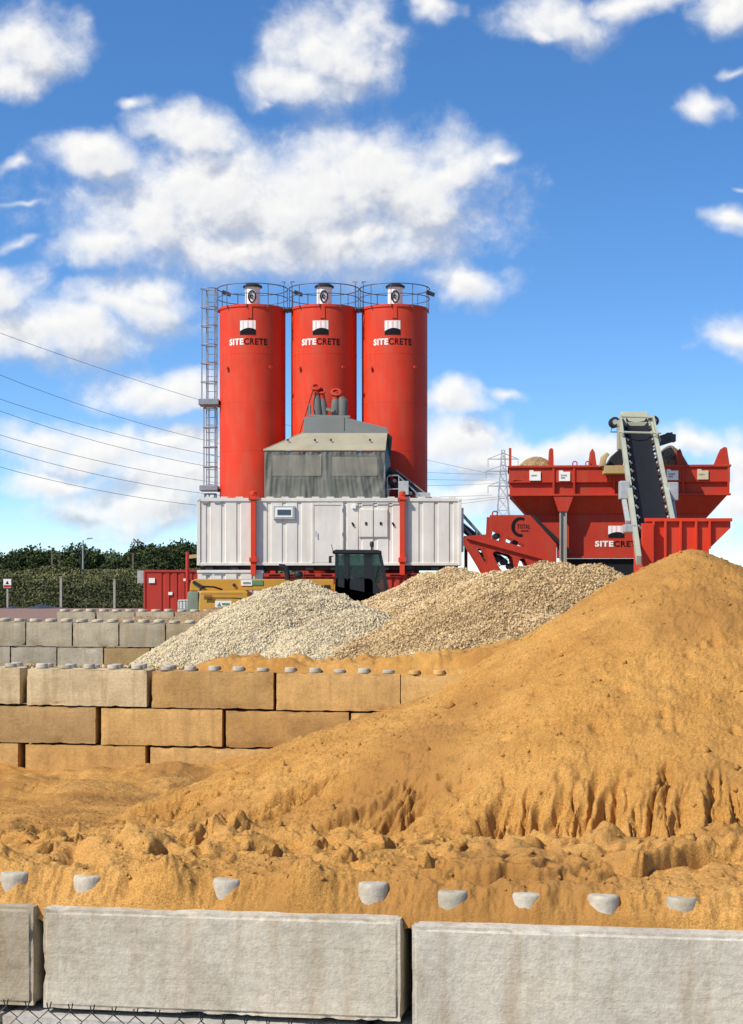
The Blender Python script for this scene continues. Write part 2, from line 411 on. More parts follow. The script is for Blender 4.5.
def mat_stones(name, stops):
    m, nt, b = nodes(name)
    a = nt.nodes.new('ShaderNodeAttribute'); a.attribute_name = 'tone'
    nt.links.new(ramp(nt, a.outputs['Fac'], stops), b.inputs['Base Color'])
    b.inputs['Roughness'].default_value = 0.85; b.inputs['Specular IOR Level'].default_value = 0.2; return m
M['stone_white'] = mat_stones('pale_limestone_chips', [(0.0, (0.20, 0.15, 0.085)), (0.25, (0.38, 0.305, 0.18)), (0.55, (0.55, 0.445, 0.27)), (1.0, (0.72, 0.61, 0.42))])
M['stone_tan'] = mat_stones('tan_river_gravel', [(0.0, (0.12, 0.07, 0.035)), (0.3, (0.38, 0.26, 0.125)), (0.6, (0.58, 0.405, 0.195)), (0.85, (0.62, 0.48, 0.29)), (1.0, (0.74, 0.66, 0.5))])
def mat_heap(name, c0, c1, scale):
    m, nt, b = nodes(name); v = tex(nt, 'voronoi', scale)
    nt.links.new(ramp(nt, v.outputs['Color'], [(0.15, c0), (0.8, c1)]), b.inputs['Base Color'])
    b.inputs['Roughness'].default_value = 0.95; bump(nt, b, v.outputs['Distance'], 0.9, 0.05); return m
M['heap_white'] = mat_heap('pale_heap', (0.25, 0.21, 0.14), (0.52, 0.46, 0.34), 18)
M['heap_tan'] = mat_heap('tan_heap', (0.18, 0.11, 0.05), (0.45, 0.30, 0.14), 18)
M['heap_brown'] = mat_heap('brown_heap', (0.10, 0.06, 0.03), (0.24, 0.16, 0.08), 12)
def mat_ground():
    m, nt, b = nodes('yard_dirt'); n = tex(nt, 'noise', 0.35, 8, 0.65); n2 = tex(nt, 'noise', 9, 6, 0.7)
    c = ramp(nt, n, [(0.3, (0.20, 0.14, 0.08)), (0.7, (0.33, 0.25, 0.16))])
    nt.links.new(mixc(nt, 1.0, c, ramp(nt, n2, [(0.3, (0.75,) * 3), (0.7, (1.15,) * 3)]), 'MULTIPLY'), b.inputs['Base Color'])
    b.inputs['Roughness'].default_value = 0.95; bump(nt, b, n2, 0.5, 0.04); return m
M['ground'] = mat_ground()
M['track'] = plain('reddish_track', (0.24, 0.135, 0.09), 0.95, 0, 0.25)
def mat_leaf(name, c0, c1):
    m, nt, b = nodes(name); a = nt.nodes.new('ShaderNodeAttribute'); a.attribute_name = 'tone'
    nt.links.new(ramp(nt, a.outputs['Fac'], [(0.0, c0), (1.0, c1)]), b.inputs['Base Color'])
    b.inputs['Roughness'].default_value = 0.7; b.inputs['Specular IOR Level'].default_value = 0.2; return m
M['leaf_dark'] = mat_leaf('dark_leaf', (0.020, 0.031, 0.008), (0.078, 0.104, 0.028))
M['leaf_mid'] = mat_leaf('olive_leaf', (0.022, 0.034, 0.010), (0.095, 0.115, 0.036))
M['leaf_pale'] = mat_leaf('pale_leaf', (0.07, 0.10, 0.04), (0.16, 0.20, 0.09))
M['bramble'] = mat_leaf('bramble_leaf', (0.040, 0.048, 0.015), (0.185, 0.18, 0.07))
M['bank'] = plain('bank_soil', (0.05, 0.048, 0.02), 0.95, 0, 0.4)

# ------------------------------------------------------------------ text and flat plates with holes
def curve_mesh(cu):
    o = bpy.data.objects.new('tmp', cu); COL.objects.link(o)
    dg = bpy.context.evaluated_depsgraph_get(); dg.update()
    me = bpy.data.meshes.new_from_object(o.evaluated_get(dg)); bpy.data.objects.remove(o); bpy.data.curves.remove(cu)
    vs = [v.co.copy() for v in me.vertices]; fs = [tuple(p.vertices) for p in me.polygons]; bpy.data.meshes.remove(me)
    return vs, fs
def text_mb(txt, width, height, depth=0.01, bold=0.02):
    """lettering in the XZ plane, lower-left at the origin, front facing -Y"""
    cu = bpy.data.curves.new('t', 'FONT'); cu.body = txt; cu.size = 1.0; cu.offset = bold; cu.extrude = 0.5; cu.resolution_u = 3; cu.space_character = 1.12
    vs, fs = curve_mesh(cu)
    x0, x1 = min(v.x for v in vs), max(v.x for v in vs); y0, y1 = min(v.y for v in vs), max(v.y for v in vs)
    return [((v.x - x0) / (x1 - x0) * width, -v.z * depth * 2 / 1.0 * 0.5 if False else -(v.z) * depth, (v.y - y0) / (y1 - y0) * height) for v in vs], fs
def plate(outer, holes, Y, thick):
    """flat plate with openings, outline in (X, Z), front face at Y"""
    cu = bpy.data.curves.new('p', 'CURVE'); cu.dimensions = '2D'; cu.fill_mode = 'BOTH'; cu.extrude = thick / 2
    for poly in [outer] + holes:
        sp = cu.splines.new('POLY'); sp.points.add(len(poly) - 1); sp.use_cyclic_u = True
        for p, (x, z) in zip(sp.points, poly): p.co = (x, z, 0, 1)
    vs, fs = curve_mesh(cu)
    mb = MB(); mb.add([(v.x, Y + thick / 2 + v.z, v.y) for v in vs], fs); return mb

# ------------------------------------------------------------------ setting
def gz(Y): return float(np.interp(Y, [0, 28, 40, 61, 80, 120, 200, 4000], [0, 0, 0.45, 1.05, 1.38, 1.86, 2.2, 2.6]))
def make_ground():
    ys = np.concatenate([[-60, -10], np.linspace(0, 140, 90), np.geomspace(145, 4500, 24)])
    xs = np.concatenate([-np.geomspace(3000, 70, 12), np.linspace(-60, 60, 80), np.geomspace(70, 3000, 12)])
    XX, YY = np.meshgrid(xs, ys); ZZ = np.interp(YY, [0, 28, 40, 61, 80, 120, 200, 4000], [0, 0, 0.45, 1.05, 1.38, 1.86, 2.2, 2.6])
    near = np.clip(1 - np.abs(YY - 60) / 120, 0, 1)
    ZZ = ZZ + fbm(XX * 0.35, YY * 0.35, 3, 3) * 0.04 * near - 0.02
    n, k = XX.shape
    idx = np.arange(n * k).reshape(n, k)
    fs = np.stack([idx[:-1, :-1], idx[:-1, 1:], idx[1:, 1:], idx[1:, :-1]], -1).reshape(-1, 4)
    o = np_mesh('ground', np.stack([XX, YY, ZZ], -1).reshape(-1, 3), fs, M['ground'], smooth=True); o['kind'] = 'structure'
make_ground()
mb = MB()
for i in range(24):
    y0, y1 = 84 + i * 1.35, 84 + (i + 1) * 1.35
    mb.add([(-60, y0, gz(y0) + 0.06), (-12, y0, gz(y0) + 0.06), (-12, y1, gz(y1) + 0.06), (-60, y1, gz(y1) + 0.06)], [(0, 1, 2, 3)])
o = mb.build('track', M['track']); o['kind'] = 'structure'

BANK_Y0, BANK_Y1 = 121.0, 129.0
def bank_z(X, Y):
    t = np.clip((Y - BANK_Y0) / (BANK_Y1 - BANK_Y0), 0, 1)
    prof = np.interp(t, [0, 0.12, 0.45, 0.8, 1], [0, 0.75, 1.55, 2.25, 2.65])
    return 1.86 + prof + fbm(X * 0.22, Y * 0.3, 4, 11) * 0.22 * np.minimum(1, t * 6)
def make_bank():
    xs = np.linspace(-75, 22, 240); ys = np.concatenate([[BANK_Y0 - 0.3], np.linspace(BANK_Y0, BANK_Y1, 24), [134, 150, 230]])
    XX, YY = np.meshgrid(xs, ys); ZZ = bank_z(XX, YY); ZZ[0] = 1.6; ZZ[-1] = 3.2
    n, k = XX.shape; idx = np.arange(n * k).reshape(n, k)
    fs = np.stack([idx[:-1, :-1], idx[:-1, 1:], idx[1:, 1:], idx[1:, :-1]], -1).reshape(-1, 4)
    o = np_mesh('embankment', np.stack([XX, YY, ZZ], -1).reshape(-1, 3), fs, M['bank'], smooth=True); o['kind'] = 'structure'
make_bank()
def leaf_quads(c, size, tone, flat=0.0):
    """random oriented leaf-clump quads at centres c"""
    n = len(c); a = rng.normal(size=(n, 3)); a /= np.linalg.norm(a, axis=1)[:, None]
    if flat: a[:, 2] = a[:, 2] * (1 - flat)
    b = rng.normal(size=(n, 3)); b -= a * np.sum(a * b, 1)[:, None] / np.sum(a * a, 1)[:, None]; b /= np.linalg.norm(b, axis=1)[:, None]
    a /= np.linalg.norm(a, axis=1)[:, None]
    s = (size * rng.uniform(0.6, 1.4, n))[:, None]
    v = np.stack([c - a * s, c + b * s * 0.55, c + a * s, c - b * s * 0.55], 1).reshape(-1, 3)
    return v, np.arange(4 * n).reshape(n, 4), np.repeat(tone, 4)
def make_brambles():
    n = 120000; X = rng.uniform(-72, 0, n) ; Y = BANK_Y0 + rng.uniform(-0.4, 8.6, n); Z = bank_z(X, np.maximum(Y, BANK_Y0))
    lo = Y < BANK_Y0 + 2.6
    hgt = np.where(lo, 0.5, 0.28) * (0.6 + 0.7 * np.clip(fbm(X * 0.5, Y * 0.5, 3, 5) + 0.5, 0, 1.4)); Z = Z + rng.uniform(0, 1, n) * hgt
    tone = np.clip(0.22 + 0.42 * sstep(BANK_Y0 + 2, BANK_Y0 + 6, Y) + 0.5 * fbm(X * 0.35, Z * 1.2 + Y * 0.6, 4, 21) + rng.normal(0, 0.14, n), 0, 1)
    v, f, t = leaf_quads(np.stack([X, Y, Z], 1), 0.095, tone)
    o = np_mesh('brambles', v, f, M['bramble'], col=t); o['kind'] = 'stuff'
    tag(o, 'low green and brown brambles covering the embankment face', 'brambles')
make_brambles()

def make_tree(name, label, X, Y, base, h, r, mat, n=4500, seed=0, leaf=0.30):
    g = np.random.default_rng(seed + 100)
    t = thing(name, label, 'tree', (X, Y, base), 'trees beyond the embankment')
    mb = MB(); rr = random.Random(seed)
    top = Vector((X, Y, base + h * 0.72))
    mb.tube([(X, Y, base - 0.5), (X + .1, Y, base + h * 0.3), top], [0.32, 0.24, 0.06], 7)
    lobes = []
    for i in range(9):
        a = rr.uniform(0, 6.28); zz = rr.uniform(0.3, 0.84) * h; k = r * (1.0 - 0.6 * max(0, zz / h - 0.45)) * rr.uniform(0.3, 0.72)
        c = (X + math.cos(a) * k, Y + math.sin(a) * k, base + zz)
        lobes.append((c, r * rr.uniform(0.38, 0.58)))
        st = Vector((X, Y, base + zz * 0.62)); mb.tube([st, (st + Vector(c)) / 2 + Vector((0, 0, .15)), c], [0.11, 0.08, 0.03], 5)
    lobes.append(((X, Y, base + h * 0.82), r * 0.5)); lobes.append(((X, Y, base + h * 0.5), r * 0.7))
    mb.build('trunk', M['bark'], t)
    cs, tn = [], []
    for (c, rad) in lobes:
        k = int(n * rad * rad / sum(q[1] ** 2 for q in lobes)); d = g.normal(size=(k, 3)); d /= np.linalg.norm(d, axis=1)[:, None]
        rad_k = rad * (g.uniform(0.25, 1.0, k) ** 0.45)[:, None] * (1 + 0.35 * fbm(d[:, 0] * 2.2 + c[0], d[:, 2] * 2.2 + d[:, 1] * 1.7 + c[2], 3, seed))[:, None]
        p = np.array(c) + d * rad_k * np.array([1, 1, 0.85]); cs.append(p)
        tn.append(np.clip(0.35 + 0.5 * fbm(p[:, 0] * 0.9, p[:, 2] * 0.9 + p[:, 1], 3, seed + 3) + g.normal(0, 0.15, k), 0, 1))
    v, f, tt = leaf_quads(np.concatenate(cs), leaf, np.concatenate(tn))
    np_mesh('crown', v, f, mat, t, off=(X, Y, base), col=tt)
    return t
# (px of the trunk, top row, distance, radius, kind, label)
TREES = [
 (-30, 550, 176, 3.6, 0, 'dark leafy tree cut by the left edge of the far tree row'),
 (10, 555, 180, 3.2, 0, 'low dark tree at the far left of the tree row, under open sky'),
 (34, 549, 172, 3.3, 0, 'tall rounded dark tree left of the thin dead pole on the bank'),
 (58, 551, 178, 3.0, 0, 'dark round tree between the thin pole and the street lamp'),
 (79, 546, 168, 3.4, 0, 'dark broad tree right behind the street lamp'),
 (98, 552, 205, 3.4, 1, 'pale grey green tree just right of the street lamp'),
 (112, 550, 200, 3.0, 1, 'pale yellow green bushy tree in a gap of the dark row'),
 (120, 561, 165, 2.6, 0, 'low dark tree in front of the pale yellow green tree'),
 (142, 545, 170, 3.4, 0, 'dark dense tree above the left end of the red container'),
 (163, 546, 166, 3.2, 0, 'dark dense tree above the middle of the red container'),
 (184, 543, 168, 3.6, 0, 'dark dense tree beside the left wall of the white container'),
 (208, 543, 174, 3.8, 0, 'dark tree mostly hidden behind the white container corner'),
]
for i, (px, ty, Y, r, k, lab) in enumerate(TREES):
    top = Z_(ty + 5, Y); b = 2.6
    make_tree('leafy_tree', lab, X_(px, Y), Y, b, (top - b) * 1.02, r, M['leaf_pale'] if k else M['leaf_dark' if i % 3 else 'leaf_mid'], 13000, i, 0.155)
# hedge of scrub filling the foot of the tree row
n = 15000; X = rng.uniform(-52, 0, n); Y = rng.uniform(150, 160, n); Z = 3.0 + rng.uniform(0, 1, n) ** 0.7 * (1.3 + 0.9 * fbm(X * 0.3, Y * 0, 3, 8))
v, f, t = leaf_quads(np.stack([X, Y, Z], 1), 0.33, np.clip(0.3 + 0.4 * fbm(X * 0.5, Z, 3, 2) + rng.normal(0, .12, n), 0, 1))
o = np_mesh('undergrowth', v, f, M['leaf_dark'], col=t); o['kind'] = 'stuff'; tag(o, 'dark scrub filling in below the tree crowns behind the bank', 'undergrowth')

# posts, lamp, sign and rail on the bank
def post(px, y0, y1, Y, w, mat, name, label, cat, group=None):
    x = X_(px, Y); t = MB()
    t.box((x - w/2, Y - w/2, Z_(y1, Y)), (x + w/2, Y + w/2, Z_(y0, Y)))
    t.box((x - w*0.7, Y - w*0.7, Z_(y0, Y)), (x + w*0.7, Y + w*0.7, Z_(y0, Y) + 0.06))
    return tag(t.build(name, mat, None, bevel=0.01), label, cat, group)
post(61, 577.5, 609, 119, 0.15, M['concrete_post'], 'fence_post', 'pale concrete post before the brambles, left of the street lamp', 'post', 'concrete posts')
post(114.5, 580, 610, 119, 0.15, M['concrete_post'], 'fence_post', 'pale concrete post before the brambles, nearer the red container', 'post', 'concrete posts')
post(52, 553, 574, 135, 0.13, M['wood'], 'timber_pole', 'thin dark pole standing on the bank, left of the street lamp', 'pole', 'dark poles')
post(133, 554, 574, 135, 0.13, M['wood'], 'timber_pole', 'thin dark pole on the bank nearer the red container', 'pole', 'dark poles')
def street_lamp():
    Y = 131; x = X_(83, Y); t = thing('street_lamp', 'tall grey street lamp with one short arm on the bank', 'street lamp', (x, Y, 4.4))
    MB().tube([(x, Y, 4.2), (x, Y, 5.2), (x, Y, Z_(540, Y))], [0.09, 0.075, 0.05], 8).build('pole', M['galv'], t, True)
    zt = Z_(540, Y); MB().tube([(x, Y, zt - .02), (x + .15, Y, zt + .06), (x + .35, Y, zt + .09)], 0.035, 6).build('arm', M['galv'], t, True)
    MB().prism([(x + .3, Y - .1, zt + .04), (x + .75, Y - .1, zt + .10), (x + .72, Y - .1, zt + .17), (x + .32, Y - .1, zt + .15)], (0, .2, 0)).build('lamp_head', M['galv'], t)
street_lamp()
def sign_post():
    Y = 118.5; x = X_(7.5, Y); t = thing('warning_sign', 'small white and red warning sign on a pale post', 'sign', (x, Y, 1.86))
    MB().box((x - .06, Y - .05, 1.7), (x + .06, Y + .05, Z_(579, Y))).build('post', M['concrete_post'], t)
    p = MB().box((x - .27, Y - .09, Z_(588, Y)), (x + .27, Y - .055, Z_(579, Y))).build('panel', M['plate_white'], t)
    MB().box((x - .25, Y - .1, Z_(587.6, Y)), (x + .25, Y - .092, Z_(585, Y))).build('red_band', M['container_red'], p)
    MB().prism([(x - .12, Y - .1, Z_(584, Y)), (x + .12, Y - .1, Z_(584, Y)), (x, Y - .1, Z_(580.6, Y))], (0, .008, 0)).build('symbol', M['ink'], p)
sign_post()
def bank_rail():
    Y = 130.5; t = thing('bank_railing', 'thin grey railing along the top of the bank', 'railing', (X_(105, Y), Y, 4.5))
    MB().tube([W(67, 570, Y), W(143, 570, Y)], 0.035, 6).build('handrail', M['galv'], t)
    for px in (67, 86, 105, 124, 143):
        a = W(px, 570, Y); MB().tube([a, (a.x, a.y, 4.3)], 0.035, 6).build('post', M['galv'], t)
bank_rail()
# low dark sheeting along the foot of the bank
def sheet():
    xs = np.linspace(X_(-60, 116), X_(66, 116), 90); ys = np.linspace(115.0, 117.6, 12); XX, YY = np.meshgrid(xs, ys)
    e = np.sin(np.pi * np.linspace(0, 1, 12))[:, None]
    ZZ = 1.80 + e * np.clip(0.16 + 0.40 * fbm(XX * 0.55, YY * 0.3, 3, 40), 0.03, 0.7)
    n, k = XX.shape; idx = np.arange(n * k).reshape(n, k)
    fs = np.stack([idx[:-1, :-1], idx[:-1, 1:], idx[1:, 1:], idx[1:, :-1]], -1).reshape(-1, 4)
    m = glass('dark_sheeting', (0.04, 0.042, 0.045), 0.4)
    tag(np_mesh('plastic_sheeting', np.stack([XX, YY, ZZ], -1).reshape(-1, 3), fs, m, smooth=True), 'crumpled dark sheeting lying along the foot of the bank', 'sheeting')
sheet()

# pylon and its lines
PY = 420.0
def pylon():
    bx = X_(503, PY); zb = 2.3; t = thing('electricity_pylon', 'far grey lattice electricity pylon behind the red hopper', 'pylon', (bx, PY, zb))
    zt = Z_(450, PY); mb = MB()
    def hw(z):
        u = (z - zb) / (zt - zb); return float(np.interp(u, [0, 0.35, 0.62, 1.0], [3.6, 2.1, 1.25, 0.35]))
    lv = np.linspace(zb, zt, 13)
    for sx in (-1, 1):
        for sy in (-1, 1):
            for a, b in zip(lv[:-1], lv[1:]): mb.tube([(bx + sx*hw(a), PY + sy*hw(a), a), (bx + sx*hw(b), PY + sy*hw(b), b)], 0.10, 4)
    for i, (a, b) in enumerate(zip(lv[:-1], lv[1:])):
        for sy in (-1, 1):
            for s in (-1, 1): mb.tube([(bx + s*hw(a), PY + sy*hw(a), a), (bx - s*hw(b), PY + sy*hw(b), b)], 0.05, 4)
            mb.tube([(bx - hw(b), PY + sy*hw(b), b), (bx + hw(b), PY + sy*hw(b), b)], 0.05, 4)
    mb.build('lattice_tower', M['far_steel'], t)
    for (py, h) in ((459, 11), (471, 13), (486, 11)):
        z = Z_(py, PY); q = h * PY / F; arm = MB()
        for s in (-1, 1):
            e = (bx + s * (q + 1.0), PY, z)
            arm.tube([(bx, PY - hw(z), z), e], 0.10, 4); arm.tube([(bx, PY + hw(z), z), e], 0.10, 4); arm.tube([(bx, PY, z + 1.5), e], 0.09, 4)
            arm.tube([e, (e[0], PY, z - 1.9)], 0.09, 5)
        arm.build('cross_arm', M['far_steel'], t)
    return bx
pylon()
LINES = [((0,333),(200,400),(492,474)), ((0,375),(200,439),(514,474)), ((0,399),(200,453),(492,480)), ((0,411),(200,465),(514,482)),
         ((0,435),(198,480),(492,495)), ((0,449),(200,493),(514,495)), ((0,467),(195,505),(503,498))]
NM = ['topmost power line crossing the sky left of the silos', 'second power line from the top, left of the silos', 'third power line from the top, left of the silos',
      'middle one of the seven power lines left of the silos', 'fifth power line from the top, left of the silos', 'sixth power line from the top, next above the lowest', 'lowest power line crossing the sky left of the silos']
for k, pts in enumerate(LINES):
    cf = np.polyfit([p[0] for p in pts], [p[1] for p in pts], 2); P = []
    for u in np.linspace(0, 1, 40):
        Yc = PY + (190 - PY) * u; Xc = X_(pts[2][0], PY) + (X_(-260, 190) - X_(pts[2][0], PY)) * u
        px = CX + Xc * F / Yc; P.append((Xc, Yc, Z_(float(np.polyval(cf, px)), Yc)))
    tag(MB().tube(P, 0.036, 5).build('power_line', M['cable']), NM[k], 'power line', 'power lines to the pylon')

# ------------------------------------------------------------------ plant: silos
SY = 66.0; SP = F / SY
def wrap(vs, cx, cy, r, zc, xoff):
    out = []
    for (x, d, z) in vs:
        a = (x + xoff) / r; rr = r - d
        out.append((cx + math.sin(a) * rr, cy - math.cos(a) * rr, zc + z))
    return out
def emblem(parent, put, w, h):
    """white panel with pink stripes over a dark arch; put maps flat (x, d, z) to the surface"""
    def rect(x0, x1, z0, z1, d, n=1):
        mb = MB(); vs = []
        xs = np.linspace(x0, x1, n + 1)
        for i in range(n):
            mb.add(put([(xs[i], d, z0), (xs[i+1], d, z0), (xs[i+1], d, z1), (xs[i], d, z1)]), [(0, 1, 2, 3)])
        return mb
    rect(-w/2, w/2, 0, h, -0.006, 8).build('emblem_panel', M['plate_white'], parent)
    mb = MB()
    for i in range(3):
        x = -w/2 + w * (0.16 + 0.30 * i); mb2 = rect(x, x + w * 0.10, h * 0.38, h * 0.97, -0.010, 1); mb.add(mb2.v, mb2.f)
    mb.build('emblem_stripes', M['pink'], parent)
    pts = [(-w/2, 0.0)] + [(-w/2 + w * t, h * (0.14 + 0.34 * math.sin(math.pi * (0.12 + 0.66 * t)))) for t in np.linspace(0, 1, 9)] + [(w/2, 0.0)]
    mb = MB()
    for a, b in zip(pts[1:-1][:-1], pts[1:-1][1:]):
        mb.add(put([(a[0], -0.014, 0), (b[0], -0.014, 0), (b[0], -0.014, b[1]), (a[0], -0.014, a[1])]), [(0, 1, 2, 3)])
    mb.build('emblem_arch', M['ink'], parent)
def lettering(parent, put, x0, w, h):
    """SITE in white and CRETE in black, side by side"""
    v, f = text_mb('SITE', w * 0.40, h, 0.012, 0.04); MB().add(put([(x + x0, d - 0.002, z) for (x, d, z) in v]), f).build('white_lettering', M['plate_white'], parent)
    v, f = text_mb('CRETE', w * 0.585, h, 0.012, 0.022); MB().add(put([(x + x0 + w * 0.412, d - 0.002, z) for (x, d, z) in v]), f).build('black_lettering', M['ink'], parent)
def silo(pc, label, ladder=False):
    cx = X_(pc, SY); r = 32.8 / SP; zt = Z_(309.4, SY); zb = 4.7; t = thing('cement_silo', label, 'silo', (cx, SY, gz(SY)), 'red cement silos')
    mb = MB(); prof = [(0.25, 2.9), (r, zb)]
    for k, z in enumerate(np.linspace(zb, zt, 6)[1:-1]): prof += [(r, z - 0.05), (r, z - 0.022), (r + 0.004, z - 0.02), (r + 0.004, z + 0.02), (r, z + 0.022), (r, z + 0.05)]
    prof += [(r, zt - 0.14), (r, zt - 0.10), (r + 0.035, zt - 0.095), (r + 0.035, zt), (r * 0.5, zt + 0.10), (0.15, zt + 0.13)]
    body = mb.lathe(prof, (cx, SY, 0), 72).build('silo_body', M['red'], t, True)
    for a in range(4):
        an = math.pi / 4 + a * math.pi / 2; x, y = cx + math.cos(an) * r * 0.92, SY + math.sin(an) * r * 0.92
        MB().box((x - .1, y - .1, gz(SY) - .1), (x + .1, y + .1, zb + 0.4)).build('leg', M['red'], t)
    # small lifting lugs and inspection bolts
    mb = MB()
    for (dx, py) in ((-0.36, 371), (0.30, 371)):
        z = Z_(py, SY); x = cx + dx * r * 1.9
        if abs(dx * 1.9) < 1: y = SY - math.sqrt(max(0, 1 - (dx * 1.9) ** 2)) * r; MB().lathe([(0.045, 0), (0.045, 0.10), (0.07, 0.10), (0.07, 0.14)], (x, y + 0.02, z), 10, (dx * 1.9, -1, 0)).build('inspection_port', M['red'], t)
    x = cx - 0.02; y = SY - r
    MB().box((x - .09, y - 0.03, zt - 0.55), (x + .09, y + 0.06, zt - 0.02)).build('rim_hatch', M['red'], t, bevel=0.008)
    # guard rail
    rr = r + 0.085; mb = MB()
    for z, q in ((zt + 0.78, 0.020), (zt + 0.40, 0.016)):
        mb.tube([(cx + math.cos(a) * rr, SY + math.sin(a) * rr, z) for a in np.linspace(0, 2*np.pi, 49)[:-1]], q, 6, closed=True)
    for a in np.linspace(0.2, 2*np.pi + 0.2, 11)[:-1]:
        x, y = cx + math.cos(a) * rr, SY + math.sin(a) * rr; mb.tube([(x, y, zt - 0.12), (x, y, zt + 0.78)], 0.018, 6)
        mb.bar((x, y, zt - 0.06), (cx + math.cos(a) * r, SY + math.sin(a) * r, zt - 0.06), 0.04, 0.04)
    mb.build('guard_rail', M['rail'], t)
    # filter on the roof
    fx = cx + 0.02; fy = SY - 0.35; fz = zt + 0.05
    fl = MB().lathe([(0.29, 0), (0.29, 0.66), (0.31, 0.68), (0.31, 0.72)], (fx, fy, fz), 24).build('roof_filter', M['plate_white'], t, True)
    MB().lathe([(0.37, 0.72), (0.38, 0.78), (0.25, 0.86), (0.05, 0.9)], (fx, fy, fz), 24).build('filter_lid', M['dark'], fl, True)
    mb = MB(); yy = fy - 0.30
    mb.tube([(fx + 0.14 * math.cos(a), yy - 0.01, fz + 0.34 + 0.22 * math.sin(a)) for a in np.linspace(0, 2*np.pi, 21)[:-1]], 0.028, 6, closed=True)
    mb.tube([(fx + 0.055 * math.cos(a) - 0.01, yy - 0.012, fz + 0.34 + 0.065 * math.sin(a)) for a in np.linspace(0.6, 5.6, 14)], 0.022, 5)
    mb.build('filter_mark', M['ink'], fl)
    if ladder is not None:
        lx = {True: cx - rr, False: cx - rr * 0.72}[ladder] if pc < 380 else cx + rr
        lx = cx - rr * 0.86 if pc < 250 else (cx - rr * 0.8 + 0.1 if pc < 380 else cx + rr)
        ly = SY - 0.55; lz = zt + 0.5
        MB().prism([(lx - .16, ly - .1, lz + .02), (lx + .16, ly - .1, lz - .09), (lx + .19, ly - .1, lz + .02), (lx - .12, ly - .1, lz + .14)], (0, .22, 0)).build('floodlight', M['dark'], t)
    put = lambda vs: wrap(vs, cx, SY, r, Z_(344.6, SY - r), 0)
    lettering(t, put, -0.88, 1.54, 0.25)
    put2 = lambda vs: wrap([(x - 0.10, d, z) for (x, d, z) in vs], cx, SY, r, Z_(334.6, SY - r), 0)
    emblem(t, put2, 0.60, 0.54)
    if ladder:
        yl = SY - 0.1
        def lad(px0, px1, py0, py1, hoops, cage):
            a0, a1 = X_(px0, yl), X_(px1, yl); z0, z1 = Z_(py1, yl), Z_(py0, yl)
            mb = MB(); w0, w1 = a1 - 0.44, a1 - 0.04
            for x in (w0, w1): mb.box((x - .02, yl + .28, z0), (x + .02, yl + .33, z1))
            for z in np.arange(z0 + .15, z1, 0.29): mb.tube([(w0, yl + .30, z), (w1, yl + .30, z)], 0.014, 5)
            mb.build('ladder', M['galv'], t)
            mb = MB(); xc = (a0 + a1) / 2; rw = (a1 - a0) / 2
            ring = [(xc + rw * math.cos(u), yl + rw * math.sin(u) * 0.95) for u in np.linspace(0, 2*np.pi, 21)[:-1]]
            for z in np.linspace(z0 + 0.05, z1, hoops): mb.tube([(x, y, z) for x, y in ring], 0.020, 5, closed=True)
            for i in range(0, 20, 3): mb.tube([(ring[i][0], ring[i][1], z0), (ring[i][0], ring[i][1], z1)], 0.016, 5)
            mb.build('safety_cage', M['galv'], t)
        lad(201.0, 217.2, 289, 402, 7, True); lad(203.2, 217.2, 408, 488, 5, True); lad(204, 216.5, 494, 570, 5, True)
        for (p0, p1, y0, y1) in ((199.5, 219.5, 400, 405.5), (200.5, 218.5, 486, 491)):
            MB().box((X_(p0, yl), yl - .45, Z_(y1, yl)), (X_(p1, yl), yl + .55, Z_(y0, yl))).build('ladder_platform', M['galv'], t, bevel=.01)
        for py in (310, 405, 490): MB().bar((X_(217, yl), yl + .3, Z_(py, yl)), (cx - r * 0.9, yl + .3, Z_(py, yl)), .12, .12).build('ladder_bracket', M['red'], t)
    return t
silo(252.7, 'leftmost of the three tall red silos, with a caged ladder', True)
silo(324.0, 'middle one of the three tall red silos, behind the grey hood', False)
silo(394.6, 'rightmost of the three tall red silos', False)
# short catwalk links between neighbouring guard rails
for (a, lab) in ((288.5, 'thin railing link between the left and middle silo tops'), (359.3, 'thin railing link between the middle and right silo tops')):
    x = X_(a, SY); z = Z_(307, SY); mb = MB()
    for s in (-1, 1):
        mb.tube([(x + s * .16, SY - .5, z - .1), (x + s * .16, SY - .5, z + .78), (x + s * .10, SY - .5, z + .88), (x + s * .24, SY - .3, z + .92)], 0.018, 6)
    mb.box((x - .24, SY - .55, z - .16), (x + .24, SY + .4, z - .1))
    tag(mb.build('catwalk_link', M['rail']), lab, 'catwalk')

